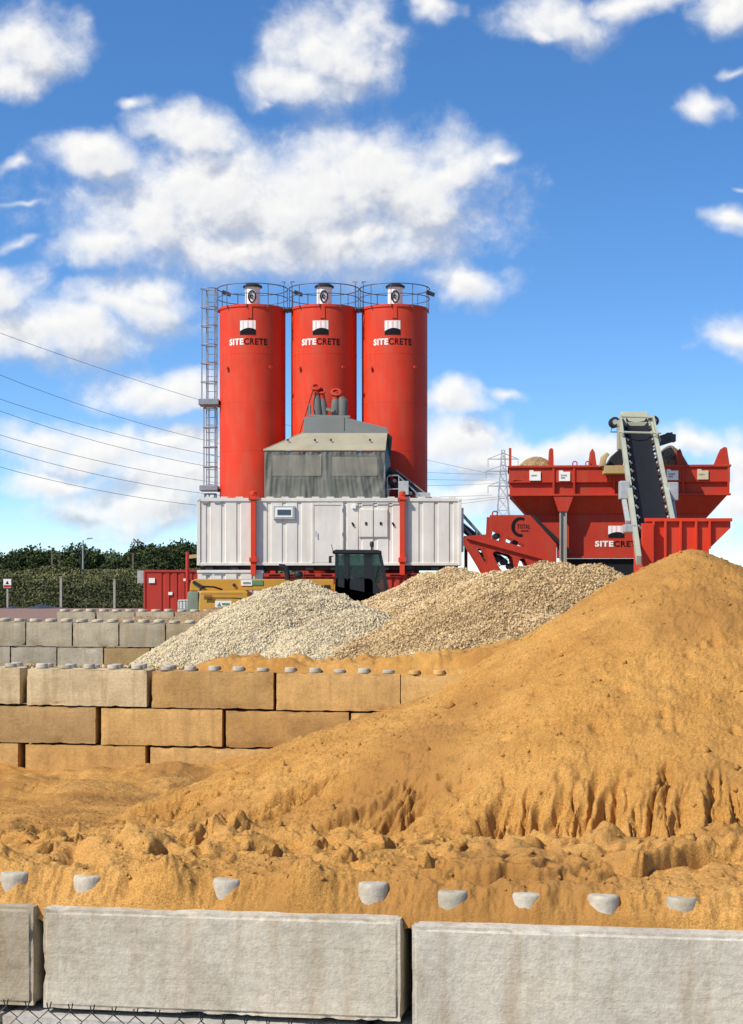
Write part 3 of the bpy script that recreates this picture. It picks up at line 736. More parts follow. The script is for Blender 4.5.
# ------------------------------------------------------------------ containers
CY = 61.0; CP = F / CY
def corrugated(x0, x1, z0, z1, Y, pitch=0.55, slot=0.13, depth=0.03, phase=0.15):
    """front wall as one folded sheet: wide flats with narrow recessed grooves"""
    pts = [(x0, Y)]; x = x0 + phase
    while x + slot + 0.06 < x1:
        pts += [(x, Y), (x + 0.03, Y + depth), (x + slot, Y + depth), (x + slot + 0.03, Y)]; x += pitch
    pts.append((x1, Y)); mb = MB()
    n = len(pts); mb.add([(a, b, z0) for a, b in pts] + [(a, b, z1) for a, b in pts], [(i, i+1, n+i+1, n+i) for i in range(n-1)])
    mb.box((x0, Y + depth + 0.02, z0), (x1, Y + 2.4, z1)); return mb
def white_container():
    Y = CY; x0, x1 = X_(197, Y), X_(461.5, Y); zt, zb = Z_(498, Y), Z_(565.5, Y)
    t = thing('site_container', 'long white corrugated container with a door, below the grey hood', 'container', ((x0 + x1)/2, Y, zb))
    corrugated(x0 + .02, x1 - .02, zb + .10, zt - .12, Y, 0.545, 0.14, 0.03, 0.30).build('body', M['white'], t)
    mb = MB(); mb.box((x0, Y - .035, zt - .12), (x1, Y + 2.44, zt)); mb.box((x0, Y - .035, zb), (x1, Y + 2.44, zb + .10))
    for x in (x0, x1 - .12): mb.box((x, Y - .038, zb + .10), (x + .12, Y + .1, zt - .12))
    fr = mb.build('frame', M['white'], t, bevel=.012)
    mb = MB()
    for x in np.arange(x0 + .3, x1 - .2, 0.545): mb.box((x, Y - .02, zt + .001), (x + .26, Y + 2.3, zt + .045))
    mb.build('roof_ridges', M['white'], t, bevel=.01)
    def pbox(p0, p1, y0, y1, d0, d1): return MB().box((X_(p0, Y), Y - d1, Z_(y1, Y)), (X_(p1, Y), Y + d0, Z_(y0, Y)))
    # window unit
    w = pbox(273.5, 295, 506, 519.5, .04, .09).build('window', M['steelgrey'], t, bevel=.02)
    pbox(275.5, 293, 507.8, 517.6, 0, .105).build('window_frame', M['plate_white'], w, bevel=.015)
    pbox(277.5, 291, 509.8, 515.2, 0, .115).build('window_pane', M['dark_glass'], w)
    d = pbox(313.5, 341.5, 504.8, 562.5, .04, .03).build('door', M['white'], t, bevel=.01)
    mb = MB(); xa, xb, za, zb_ = X_(313, Y), X_(342, Y), Z_(562.8, Y), Z_(504.3, Y)
    for q in ((xa - .05, xa + .03, za, zb_ + .05), (xb - .03, xb + .05, za, zb_ + .05), (xa + .031, xb - .031, zb_ - .03, zb_ + .05)): mb.box((q[0], Y - .05, q[2]), (q[1], Y + .03, q[3]))
    mb.build('door_frame', M['white'], d, bevel=.008)
    for (p0, p1) in ((359, 373), (374, 387.5)):
        c = pbox(p0, p1, 509.3, 537, .04, .05).build('cabinet_door', M['white'], t, bevel=.012)
        x = X_((p0 + p1)/2, Y); z = Z_(523.5, Y); MB().box((x - .035, Y - .075, z - .05), (x + .035, Y - .051, z + .05)).build('handle', M['ink'], c)
    pbox(352, 356, 505, 508.6, .04, .07).build('junction_box', M['plate_white'], t, bevel=.006)
    for p in (352.6, 393):
        MB().bar(W(p - .6, 522.5, Y - .03), W(p + 1, 526, Y - .03), .04, .06).build('latch', M['ink'], t)
    for (p0, p1, y0, y1, m) in ((202.5, 209, 501.2, 503.6, 'ink_grey'), (214.5, 221, 501.4, 503.2, 'galv')):
        pbox(p0, p1, y0, y1, 0, .041).build('name_sticker', M[m], t)
    for p in (253.6, 402.2):
        x = X_(p, Y); b = MB().box((x - .09, Y - .20, Z_(575, Y)), (x + .09, Y - .04, Z_(494, Y))).build('clamp_bar', M['red'], t, bevel=.01)
        mb = MB(); mb.lathe([(.12, 0), (.12, .12), (.05, .16)], (x, Y - .1, Z_(495.5, Y)), 12); mb.box((x - .17, Y - .24, Z_(500, Y)), (x + .17, Y - .02, Z_(497.5, Y)))
        mb.box((x - .14, Y - .25, Z_(562, Y)), (x + .14, Y - .02, Z_(557.5, Y))); mb.build('clamp_head', M['red'], b, bevel=.008)
    # end frame seen at an angle on the right
    MB().box((x1 + .002, Y + .05, zb + .5), (x1 + .08, Y + 2.3, zt - .35)).build('end_door', M['white'], t)
    # conduit, cables and corner fittings
    mb = MB(); mb.tube([W(356, 507, Y - .05), W(356, 503, Y - .05), W(398, 502.5, Y - .05), W(398, 499, Y - .05)], .018, 6); mb.build('conduit', M['steelgrey'], t)
    for px in (198.3, 460.2):
        for py in (499.5, 564): MB().box(tuple(W(px - 1.6, py + 1.3, Y - .055)), tuple(W(px + 1.6, py - 1.3, Y - .02))).build('corner_fitting', M['white'], t, bevel=.012)
    for py in (510, 534, 557): MB().tube([W(342.4, py + 1.6, Y - .06), W(342.4, py - 1.6, Y - .06)], .022, 6).build('door_hinge', M['steelgrey'], d)
    MB().tube([W(316, 537, Y - .09), W(316, 531, Y - .09)], .016, 6).build('door_handle', M['ink_grey'], d)
white_container()
def lower_units():
    Y = CY; g = gz(Y) - .05
    zt = Z_(570, Y)
    x0, xm, x1 = X_(197, Y), X_(263.5, Y), X_(461, Y)
    t = thing('site_container', 'lower white container showing as a strip under the long white one', 'container', (x0, Y, g))
    corrugated(x0 + .02, xm - .02, g, zt - .1, Y, 0.545, .14, .05, .3).build('body', M['white'], t)
    MB().box((x0, Y - .03, zt - .1), (xm, Y + 2.4, zt)).build('top_rail', M['white'], t, bevel=.01)
    mb = MB().box((X_(202, Y), Y - .012, Z_(575, Y)), (X_(212, Y), Y - .006, Z_(572.6, Y))); mb.build('name_sticker', M['ink_grey'], t)
    mb = MB().box((X_(214, Y), Y - .012, Z_(575, Y)), (X_(221, Y), Y - .006, Z_(573, Y))); mb.build('name_sticker', M['galv'], t)
    t = thing('site_container', 'red corrugated container under the white one, behind the black cab', 'container', (xm, Y, g))
    zr = Z_(573.5, Y)
    corrugated(xm + .02, x1 - .02, g, zr - .12, Y + .05, 0.28, .10, .06, .1).build('body', M['container_red'], t)
    MB().box((xm + .003, Y - .02, zr - .12), (x1, Y + 2.4, zr)).build('top_rail', M['container_red'], t, bevel=.01)
    mb = MB()
    for x in np.arange(xm + .2, x1 - .5, 0.62): mb.box((x, Y - .026, zr - .095), (x + .4, Y - .018, zr - .03))
    mb.build('rail_slots', M['ink'], t)
    # dark bearers in the gap between the two levels
    za, zb = zt + .004, Z_(566, Y) - .004
    mb = MB()
    mb.box((x0 + .1, Y + .25, za), (x1 - .1, Y + 2.2, zb))
    for x in np.arange(x0 + .3, x1 - .3, 0.9): mb.box((x, Y + .02, za), (x + .28, Y + .248, zb))
    tag(mb.build('bearer_frame', M['dark']), 'dark steel bearers in the gap under the long white container', 'bearers')
lower_units()
def red_container():
    Y = 80.0; x0 = X_(143.5, Y); x1 = x0 + 5.9; g = gz(Y); zt = Z_(570, Y)
    t = thing('shipping_container', 'small red shipping container standing apart at the left by the bank', 'container', (x0, Y, g))
    corrugated(x0 + .1, x1, g + .05, zt - .1, Y, 0.36, .12, .04, .75).build('body', M['container_red'], t)
    mb = MB(); mb.box((x0, Y - .04, zt - .1), (x1, Y + 2.44, zt)); mb.box((x0, Y - .04, g), (x0 + .1, Y + 2.44, zt - .1)); mb.box((x0 + .101, Y - .03, g - .02), (x1, Y + .1, g + .12))
    mb.build('frame', M['container_red'], t, bevel=.01)
    for (p0, p1, y0, y1) in ((149, 155, 578, 583), (168.5, 172.5, 592, 595), (183.5, 189, 578.5, 581)):
        MB().box((X_(p0, Y), Y - .06, Z_(y1, Y)), (X_(p1, Y), Y - .03, Z_(y0, Y))).build('notice', M['plate_white'], t)
    # red pole with white cap standing before it
    Y2 = 79; x = X_(187.5, Y2); p = thing('red_post', 'slim red post beside the red container', 'post', (x, Y2, gz(Y2)))
    MB().tube([(x, Y2, gz(Y2)), (x, Y2, Z_(552, Y2))], .09, 8).build('pole', M['container_red'], p); 
    MB().bar(W(188, 557, Y2), W(197, 556, Y2), .1, .16).build('bracket', M['tanpaint'], p)
    # wrapped mesh panel leaning at its left end
    MB().box((x0 - .32, Y + .2, Z_(583, Y)), (x0 - .01, Y + .5, Z_(570.5, Y))).build('end_panel', M['steelgrey'], t)
    Y3 = 76; x0, x1 = X_(177.5, Y3), X_(196, Y3); z0, z1 = gz(Y3), Z_(599.5, Y3)
    k = thing('bulk_tank', 'white caged plastic tank before the red container', 'tank', ((x0+x1)/2, Y3, z0))
    MB().box((x0, Y3, z0 + .12), (x1, Y3 + 1, z1)).build('bottle', M['tank'], k, True, .1, 3)
    mb = MB()
    for x in np.linspace(x0 + .05, x1 - .05, 6): mb.tube([(x, Y3 - .03, z0), (x, Y3 - .03, z1)], .014, 5)
    for z in np.linspace(z0 + .15, z1 - .02, 4): mb.tube([(x0, Y3 - .035, z), (x1, Y3 - .035, z)], .014, 5)
    mb.build('cage', M['galv'], k)
red_container()

# ------------------------------------------------------------------ grey mixer enclosure on top
def enclosure():
    Y = 61.7; yb = 64.4
    zb = Z_(498.5, CY) + .02; ze = Z_(450.6, Y); zr = Z_(433, 62.7); zh = Z_(417, 62.7)
    xl, xr = X_(265, Y), X_(385.5, Y); hl, hr = X_(303.5, 62.7), X_(387.5, 62.7)
    t = thing('mixer_enclosure', 'grey tarpaulin clad mixer housing with a dusty pitched roof, on the white container', 'mixer housing', ((xl + xr)/2, Y, zb))
    # roof skirt: front slope and left hip
    mb = MB(); k = .10
    mb.prism([(xl - .05, Y - .1, ze), (xr, Y - .1, ze), (hr, 62.7, zr), (hl, 62.7, zr)], (0, .03, .05))
    mb.prism([(xl - .05, Y - .09, ze), (hl, 62.7, zr), (hl, yb, zr), (xl - .05, yb, ze)], (0.04, 0, .05))
    mb.build('roof_skirt', M['tan_roof'], t)
    mb = MB()
    for p in (288, 315, 331, 370):
        c = W(p, 441, 62.1); mb.lathe([(.04, 0), (.04, .05)], (c.x, c.y - .06, c.z + .02), 8, (0, -1, .6))
    mb.build('roof_bolts', M['dark'], t)
    hm = MB().prism([(hl, 62.68, zr), (hr, 62.68, zr), (hr, 62.68, Z_(428, 62.7)), (X_(343.5, 62.7), 62.68, zh), (hl + .02, 62.68, zh)], (0, 1.6, 0)).build('upper_hood', M['hood_grey'], t, bevel=.015)
    mb = MB(); x = X_(343.5, 62.7); mb.box((x - .02, 62.655, zr), (x + .02, 62.675, zh)); mb.box((hl - .02, 62.64, zr - .02), (hr + .02, 62.674, zr + .06)); mb.build('hood_seam', M['hood_grey'], hm)
    # right end, coloured black to hold the shade under the overhang
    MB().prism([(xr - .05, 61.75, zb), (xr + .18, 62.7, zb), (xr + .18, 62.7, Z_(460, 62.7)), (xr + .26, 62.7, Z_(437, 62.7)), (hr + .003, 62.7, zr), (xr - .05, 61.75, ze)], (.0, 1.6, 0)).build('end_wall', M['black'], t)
    # frame
    mb = MB()
    for x in (xl + .03, X_(327, Y), xr - .06): mb.box((x - .05, Y - .02, zb), (x + .05, Y + .06, ze))
    mb.box((xl, Y - .05, ze - .08), (xr, Y + .08, ze - .002)); mb.build('frame', M['hood_grey'], t)
    # curtain with gathered folds
    nx, nz = 150, 46; xs = np.linspace(xl + .02, xr - .03, nx); zs = np.linspace(zb, ze - .05, nz); XX, ZZ = np.meshgrid(xs, zs)
    u = (XX - xl) / (xr - xl); v = (ZZ - zb) / (ze - zb)
    sheetm = (((u > .06) & (u < .475)) | ((u > .55) & (u < .94))) * sstep(.40, .50, v) * sstep(.96, .88, v)
    fold = (1 - .6 * sheetm) * 0.060 * perlin(XX * 2.3 + v * 2.2 * (u - .5), ZZ * 0.35, 51) + (1 - .8 * sheetm) * 0.022 * perlin(XX * 4 + ZZ * 3.2 * (u - .3), ZZ * 1.0, 52) + .03 * np.maximum(0, np.sin((XX * 1.2 - ZZ * .9) * 5)) * sstep(.6, .95, u) * sstep(.75, .3, v) + .012 * np.sin(XX * 36) * sstep(.90, 1, v)
    YYY = Y - .075 + fold * 1.2
    idx = np.arange(nx * nz).reshape(nz, nx); fs = np.stack([idx[:-1, :-1], idx[:-1, 1:], idx[1:, 1:], idx[1:, :-1]], -1).reshape(-1, 4)
    off = root_off(t)
    np_mesh('curtain', np.stack([XX, YYY, ZZ], -1).reshape(-1, 3), fs, M['fabric'], t, True, off)
    # clear upper sheets in the curtain
    for (a, b, va, vb) in ((.06, .475, .46, .92), (.55, .94, .46, .88)):
        ii = [(j, i) for j in range(nz - 1) for i in range(nx - 1) if a < u[j, i] < b and va < v[j, i] < vb]
        js = sorted({j for j, _ in ii}); is_ = sorted({i for _, i in ii})
        sub = np.ix_(range(js[0], js[-1] + 1), range(is_[0], is_[-1] + 1))
        A, B, C_ = XX[sub], YYY[sub] - .012, ZZ[sub]; m_, k_ = A.shape; id2 = np.arange(m_ * k_).reshape(m_, k_)
        f2 = np.stack([id2[:-1, :-1], id2[:-1, 1:], id2[1:, 1:], id2[1:, :-1]], -1).reshape(-1, 4)
        np_mesh('clear_sheet', np.stack([A, B, C_], -1).reshape(-1, 3), f2, M['sheet'], t, True, off)
    MB().box((xl, Y + .1, zb), (xl + .04, yb, ze)).build('side_curtain', M['fabric'], t)
    # filler pipes with red flanges on the hood
    for (pb, pt, rad) in (((318.5, 416), (315.8, 387), .13), ((325, 416), (321.7, 391.5), .10), ((336, 416), (335.8, 392.5), .14)):
        Yp = 63.2; a = W(*pb, Yp); b = W(*pt, Yp); d = (b - a)
        p = MB().tube([a, a + d * .25, a + d * .55, a + d * .8], [rad * 1.1, rad * 1.35, rad * 1.2, rad * .8], 12).build('filler_pipe', M['pipe'], t, True)
        ax = (d.normalized() + Vector((0.05, -1.1, 0))).normalized()
        mb = MB(); mb.tube([a + d * .55, a + d * .82, b], [rad * .95, rad * .95, rad * .8], 12); mb.lathe([(rad * 1.0, 0), (rad * 1.5, .04), (rad * 1.5, .09), (rad * .8, .095), (rad * .75, .03)], tuple(b - ax * .05), 16, tuple(ax)); mb.build('flange', M['hopper_red'], p, True)
    a, b = W(343, 417, 63.1), W(343, 397, 63.1); MB().tube([a, a + (b - a) * .8, b + Vector((-.08, 0, 0))], [.17, .18, .1], 12).build('filler_sleeve', M['pipe'], t, True)
    MB().tube([W(313, 389, 63), W(309, 402, 63), W(299, 434, 62.75)], .035, 6).build('red_hose', M['hopper_red'], t)
    mb = MB(); mb.tube([W(309.5, 416, 63), W(309.5, 405, 63)], .06, 8); mb.bar(W(309, 416, 63), W(350, 417, 63), .3, .08); mb.bar(W(326, 409, 63), W(334, 411, 63), .08, .1); mb.build('pipe_bracket', M['hood_grey'], t)
enclosure()

# inclined conveyor from the hopper up to the mixer
def mixer_conveyor():
    Y = 62.6; a, b = W(505, 560, Y), W(384, 464, Y); d = (b - a).normalized(); up = d.cross(Vector((0, 1, 0))).normalized()
    if up.z < 0: up = -up
    t = thing('mixer_conveyor', 'inclined dark conveyor climbing behind the white container to the mixer housing', 'conveyor', tuple(a))
    for y in (0, .95):
        mb = MB(); o_ = Vector((0, y, 0)); mb.bar(a + o_, b + o_, .06, .09, up); mb.bar(a + o_ - up * .38, b + o_ - up * .38, .06, .08, up)
        L_ = (b - a).length; n = int(L_ / .55)
        for i in range(n): p = a + o_ + d * (i * L_ / n); q = p + d * (L_ / n) - up * .38; mb.bar(p, q, .035, .035)
        mb.build('truss', M['dark'], t)
    MB().bar(a + Vector((0, .47, 0)) - up * .1, b + Vector((0, .47, 0)) - up * .1, .8, .04, up).build('belt', M['rubber'], t)
    MB().bar(a + d * .8 + Vector((0, .47, 0)) + up * .1, b - d * .5 + Vector((0, .47, 0)) + up * .1, 1.0, .05, up).build('cover', M['hood_grey'], t)
    mb = MB()
    for i in range(7): c = a + d * (.5 + i * .75) - up * .24; MB().tube([c + Vector((0, -.06, 0)), c + Vector((0, 1.0, 0))], .07, 8).build('roller', M['steelgrey'], t, True)
    # walkway rail and control box near the top
    Yr = 61.9
    r = thing('walkway_rail', 'looped grey handrail with a control box on the container roof', 'handrail', tuple(W(398, 498, Yr)))
    mb = MB(); mb.tube([W(388, 497, Yr), W(387, 478, Yr), W(389, 475.5, Yr), W(398, 475.5, Yr), W(421, 497, Yr)], .03, 7); mb.tube([W(387.5, 489, Yr), W(399, 489, Yr)], .025, 6); mb.tube([W(399, 475.5, Yr), W(399, 497.5, Yr)], .03, 6)
    mb.build('rail', M['galv'], r)
    MB().box(tuple(W(398.5, 494.5, Yr - .1)), tuple(W(408.5, 481.5, Yr + .2))).build('control_box', M['steelgrey'], r, bevel=.02)
    MB().box(tuple(W(415, 497.5, Yr + .6)), tuple(W(430, 493, Yr + 1))).build('cable_box', M['steelgrey'], r, bevel=.02)
mixer_conveyor()
def stairs():
    Y = 61.3; t = thing('access_stairs', 'dark steel steps with railings between white container and red chassis', 'stairs', tuple(W(476, 600, Y)))
    a, b = W(462, 538, Y), W(500, 580, Y)
    for y in (0, .8): MB().bar(a + Vector((0, y, 0)), b + Vector((0, y, 0)), .05, .18).build('stringer', M['dark'], t)
    mb = MB()
    for i in range(7): p = a + (b - a) * (i / 6.5) + Vector((0, .03, -.02)); mb.box((p.x - .1, p.y, p.z - .02), (p.x + .18, p.y + .74, p.z + .02))
    mb.build('treads', M['galv'], t)
    mb = MB()
    for y in (0, .8):
        o_ = Vector((0, y, .9)); mb.tube([a + o_, b + o_], .03, 6)
        o2 = Vector((0, y, .5)); mb.tube([a + o2, b + o2], .025, 6)
        for k in (0.02, .4, .8): p = a + (b - a) * k + Vector((0, y, 0)); mb.tube([p, p + Vector((0, 0, .9))], .028, 6)
    mb.build('handrail', M['galv'], t)
    mb = MB(); 
    for px in (466, 483): p = W(px, 555, Y + .9); mb.box((p.x - .06, p.y, gz(Y) - .1), (p.x + .06, p.y + .1, p.z + .7))
    mb.build('support', M['container_red'], t)
stairs()

# ------------------------------------------------------------------ red hopper
HYF = 60.0
def hopper():
    Y = HYF; t = thing('aggregate_hopper', 'wide red aggregate hopper with white number plates under the loading conveyor', 'hopper', tuple(W(618, 640, Y)))
    xl, xr = X_(509.5, Y), X_(728.5, Y); D = 2.9
    z_rim, z_mid, z_fl, z_sl, z_bot = Z_(466.5, Y), Z_(482, Y), Z_(494, Y), Z_(513.5, Y), Z_(557, Y)
    # upper bin: outer wall, slightly set in below the mid crease, then the inward slope
    mb = MB()
    bl, br = X_(527, Y), X_(711, Y)
    ring = lambda x0, x1, y0, y1, z: [(x0, y0, z), (x1, y0, z), (x1, y1, z), (x0, y1, z)]
    rs = [ring(xl, xr, Y, Y + D, z_rim), ring(xl, xr, Y, Y + D, z_mid), ring(xl + .03, xr - .03, Y + .12, Y + D - .12, z_mid - .06), ring(xl + .03, xr - .03, Y + .12, Y + D - .12, z_fl)]
    rs.append(ring(bl, br, Y + .55, Y + D - .75, z_sl))
    vs = [p for r_ in rs for p in r_]; fs = []
    for i in range(len(rs) - 1):
        for j in range(4): fs.append((i*4 + j, i*4 + (j+1) % 4, (i+1)*4 + (j+1) % 4, (i+1)*4 + j))
    fs.append((16, 17, 18, 19))
    mb.add(vs, fs)
    # inside floor so that the bin is not hollow from above
    mb.box((xl + .06, Y + .06, z_mid), (xr - .06, Y + D - .06, z_mid + .04))
    mb.build('bin', M['hopper_red'], t)
    mb = MB(); mb.box((xl - .04, Y - .07, z_rim - .03), (xr + .04, Y + .12, z_rim + .05)); mb.box((xl - .04, Y + D - .1, z_rim - .03), (xr + .04, Y + D + .07, z_rim + .05))
    mb.box((xl - .045, Y + .121, z_rim - .03), (xl + .1, Y + D - .101, z_rim + .05)); mb.box((xr - .1, Y + .121, z_rim - .03), (xr + .045, Y + D - .101, z_rim + .05)); mb.build('rim', M['hopper_red'], t, bevel=.012)
    MB().box((xl - .03, Y - .06, z_fl - .06), (xr + .03, Y + .16, z_fl + .01)).build('flange', M['hopper_red'], t, bevel=.01)
    mb = MB()
    for p in (553.8, 574.3, 614, 645, 682.5, 727): x = X_(p, Y); MB().prism([(x - .035, Y - .05, z_rim - .04), (x - .035, Y - .05, z_mid), (x - .035, Y - .02, z_fl + .012), (x - .035, Y + .2, z_fl + .012), (x - .035, Y + .2, z_rim - .04)], (.07, 0, 0)).build('stiffener', M['hopper_red'], t)
    # V bracket and leg pairs
    for pc in (563.5, 660):
        mb = MB(); z1 = Z_(511.5, Y)
        mb.prism([(X_(pc - 10, Y), Y - .03, z_fl - .062), (X_(pc + 10.5, Y), Y - .03, z_fl - .062), (X_(pc + 4.5, Y), Y - .03, z1), (X_(pc - 4.5, Y), Y - .03, z1)], (0, .7, 0)); mb.build('bracket', M['hopper_red'], t, bevel=.01)
        x0, x1 = X_(pc - 3.6, Y), X_(pc + 3.6, Y); l = MB()
        l.box((x0, Y + .0, gz(Y) - .1), (x0 + .05, Y + .24, z1 - .003)); l.box((x1 - .05, Y, gz(Y) - .1), (x1, Y + .24, z1 - .003)); l.box((x0 + .051, Y + .08, gz(Y) - .1), (x1 - .051, Y + .12, z1 - .003))
        l.build('leg', M['leg'], t)
    # lower box
    xa, xb = X_(540, Y), X_(706, Y)
    MB().prism([(X_(a, Y), Y + .55, Z_(b, Y)) for a, b in ((527.3, 513.7), (710.7, 513.7), (682, 546), (682, 557), (559, 557), (559, 546))], (0, 1.55, 0)).build('lower_box', M['hopper_red'], t)
    MB().box((X_(530, Y), Y + .52, z_sl - .025), (X_(708, Y), Y + .548, z_sl + .0)).build('crease_rail', M['hopper_red'], t)
    MB().box((X_(560, Y), Y + .48, z_bot - .04), (X_(681, Y), Y + .548, z_bot + .05)).build('bottom_rail', M['hopper_red'], t)
    MB().box((X_(562, Y), Y + .62, gz(Y) - .05), (X_(680, Y), Y + 2.0, z_bot - .045)).build('rubber_skirt', M['rubber'], t)
    # solid black bar standing in for the shaded gap along the left slope
    MB().bar(W(533, 515, Y - .3) + Vector((0, .5, 0)), W(572, 552, Y - .3) + Vector((0, .5, 0)), .12, .22, (0, -1, 0)).build('gap_shade_bar', M['black'], t)
    # lettering and emblem on the lower box
    Yt = Y + .545
    put = lambda vs: [(X_(594, Yt) + x, Yt + d, Z_(546.7, Yt) + z) for (x, d, z) in vs]
    lettering(t, put, 0, 1.62, 0.21)
    put2 = lambda vs: [(X_(615, Yt) + x, Yt + d, Z_(537.6, Yt) + z) for (x, d, z) in vs]
    emblem(t, put2, .56, .42)
    v, f = text_mb('www.sitecrete.co.uk', 1.0, .06, .006, 0.0) if False else (None, None)
    # number plates along the top band
    for k, (p0, p1, y0, y1) in enumerate(((529.8, 541, 469.8, 480.2), (559.2, 570.3, 470.2, 480.8), (666, 677.5, 469.6, 480.4), (696.2, 707.2, 469.6, 479.9))):
        s_ = MB(); mat = M['tanpaint'] if k == 3 else M['plate_white']
        s_.prism([(X_(p0, Y), Y - .045, Z_(y1, Y)), (X_(p1, Y), Y - .045, Z_(y1, Y)), (X_(p1, Y), Y - .045, Z_(y0 + 1.4, Y)), (X_(p0 + 4.6, Y), Y - .045, Z_(y0 + 1.4, Y)), (X_(p0 + 3.6, Y), Y - .045, Z_(y0, Y)), (X_(p0, Y), Y - .045, Z_(y0, Y))], (0, .03, 0))
        o_ = s_.build('number_plate', plain('cream_plate', (0.55, 0.47, 0.30), .6) if k == 3 else M['plate_white'], t)
        mb = MB()
        for (q, wd) in (((4.6, .62),) if k in (0, 3) else ((4.2, .72), (6.6, .5))):
            for i in range(4):
                xx0 = p0 + 2 + i * 7 * wd / 4 * 1.25; mb.box((X_(xx0, Y), Y - .052, Z_(y0 + q + 1.5, Y)), (X_(xx0 + 1.1 * wd * 1.5, Y), Y - .046, Z_(y0 + q, Y)))
        mb.build('plate_writing', M['ink_grey'], o_)
    # upstanding divider fins
    def fin(poly, y0, y1, mat='hopper_red'):
        MB().prism([(X_(p, Y), y0, Z_(q, Y)) for p, q in poly], (0, y1 - y0, 0)).build('divider_fin', M[mat], t, bevel=.01)
    zr = 465.0
    fin([(509.3, zr), (511.8, zr), (511.8, 447), (509.3, 447)], Y + .1, Y + .35)
    fin([(549, zr), (554.2, zr), (553.8, 449), (552.4, 447.2), (550, 448)], Y + .1, Y + 1.2)
    fin([(589.6, zr), (597, zr), (595.2, 452), (593, 448), (591.6, 449.5)], Y + .1, Y + 1.2)
    fin([(677.5, zr), (685.2, zr), (681, 451), (679.6, 448.6), (677.2, 450.5)], Y + .1, Y + 1.2)
    fin([(713, zr), (728.6, zr), (726, 448), (723.2, 447.2), (719.6, 449.5), (717, 455)], Y + .1, Y + .25)
    for p in (575, 588, 662):
        c = W(p, 463.6, Y + .05); MB().tube([(c.x + .08 * math.cos(a), c.y, c.z + .09 * math.sin(a)) for a in np.linspace(0, 2*np.pi, 13)[:-1]], .022, 5, closed=True).build('lifting_eye', M['hopper_red'], t)
    # heaps of material in the bins
    def heap(px, py, wpx, mat, name, lab, seed, cat):
        c = W(px, py, Y + 1.4); rad = wpx / 2 * Y / F; hgt = c.z - z_rim + .25; n = 40
        u = np.linspace(-1, 1, n); A, B = np.meshgrid(u, u); rr = np.sqrt(A**2 + B**2)
        Zh = np.clip(1 - rr ** 1.8, -0.3, 1) * hgt + .02 * fbm(A * 4, B * 4, 4, seed)
        V_ = np.stack([c.x + A * rad, c.y + B * 1.15, z_rim - .25 + Zh], -1).reshape(-1, 3); idx = np.arange(n*n).reshape(n, n)
        fs = np.stack([idx[:-1, :-1], idx[:-1, 1:], idx[1:, 1:], idx[1:, :-1]], -1).reshape(-1, 4)
        tag(np_mesh(name, V_, fs, mat, smooth=True), lab, cat)
    t.rotation_euler = (0, 0, R(-4.4))
    heap(536, 456.5, 54, M['heap_tan'], 'gravel_heap', 'low tan gravel heap in the left bin of the red hopper', 61, 'gravel heap')
    heap(670, 445.5, 46, M['heap_brown'], 'soil_heap', 'rounded brown heap in the bin right of the conveyor head', 63, 'soil heap')
hopper()
def sand_chute():
    Y = 59.3; t = thing('discharge_chute', 'sand coated tan chute on the hopper rim left of the conveyor', 'chute', tuple(W(606, 474, Y)))
    MB().box(tuple(W(604.5, 473.5, Y)), tuple(W(624, 466.8, Y + .6))).build('tray', M['tanpaint'], t, bevel=.02)
    pts = [(600.5, 466), (602.5, 456), (607, 452), (610, 454.5), (607, 458), (605.5, 466)]
    MB().prism([W(p, q, Y + .05) for p, q in pts], (0, .5, 0)).build('curved_lip', M['tanpaint'], t, True, .03)
    pts = [(606, 466), (612, 456), (621, 448), (624, 456), (623, 466)]
    MB().prism([W(p, q, Y + .7) for p, q in pts], (0, .5, 0)).build('back_plate', M['dark'], t, False, .02)
sand_chute()

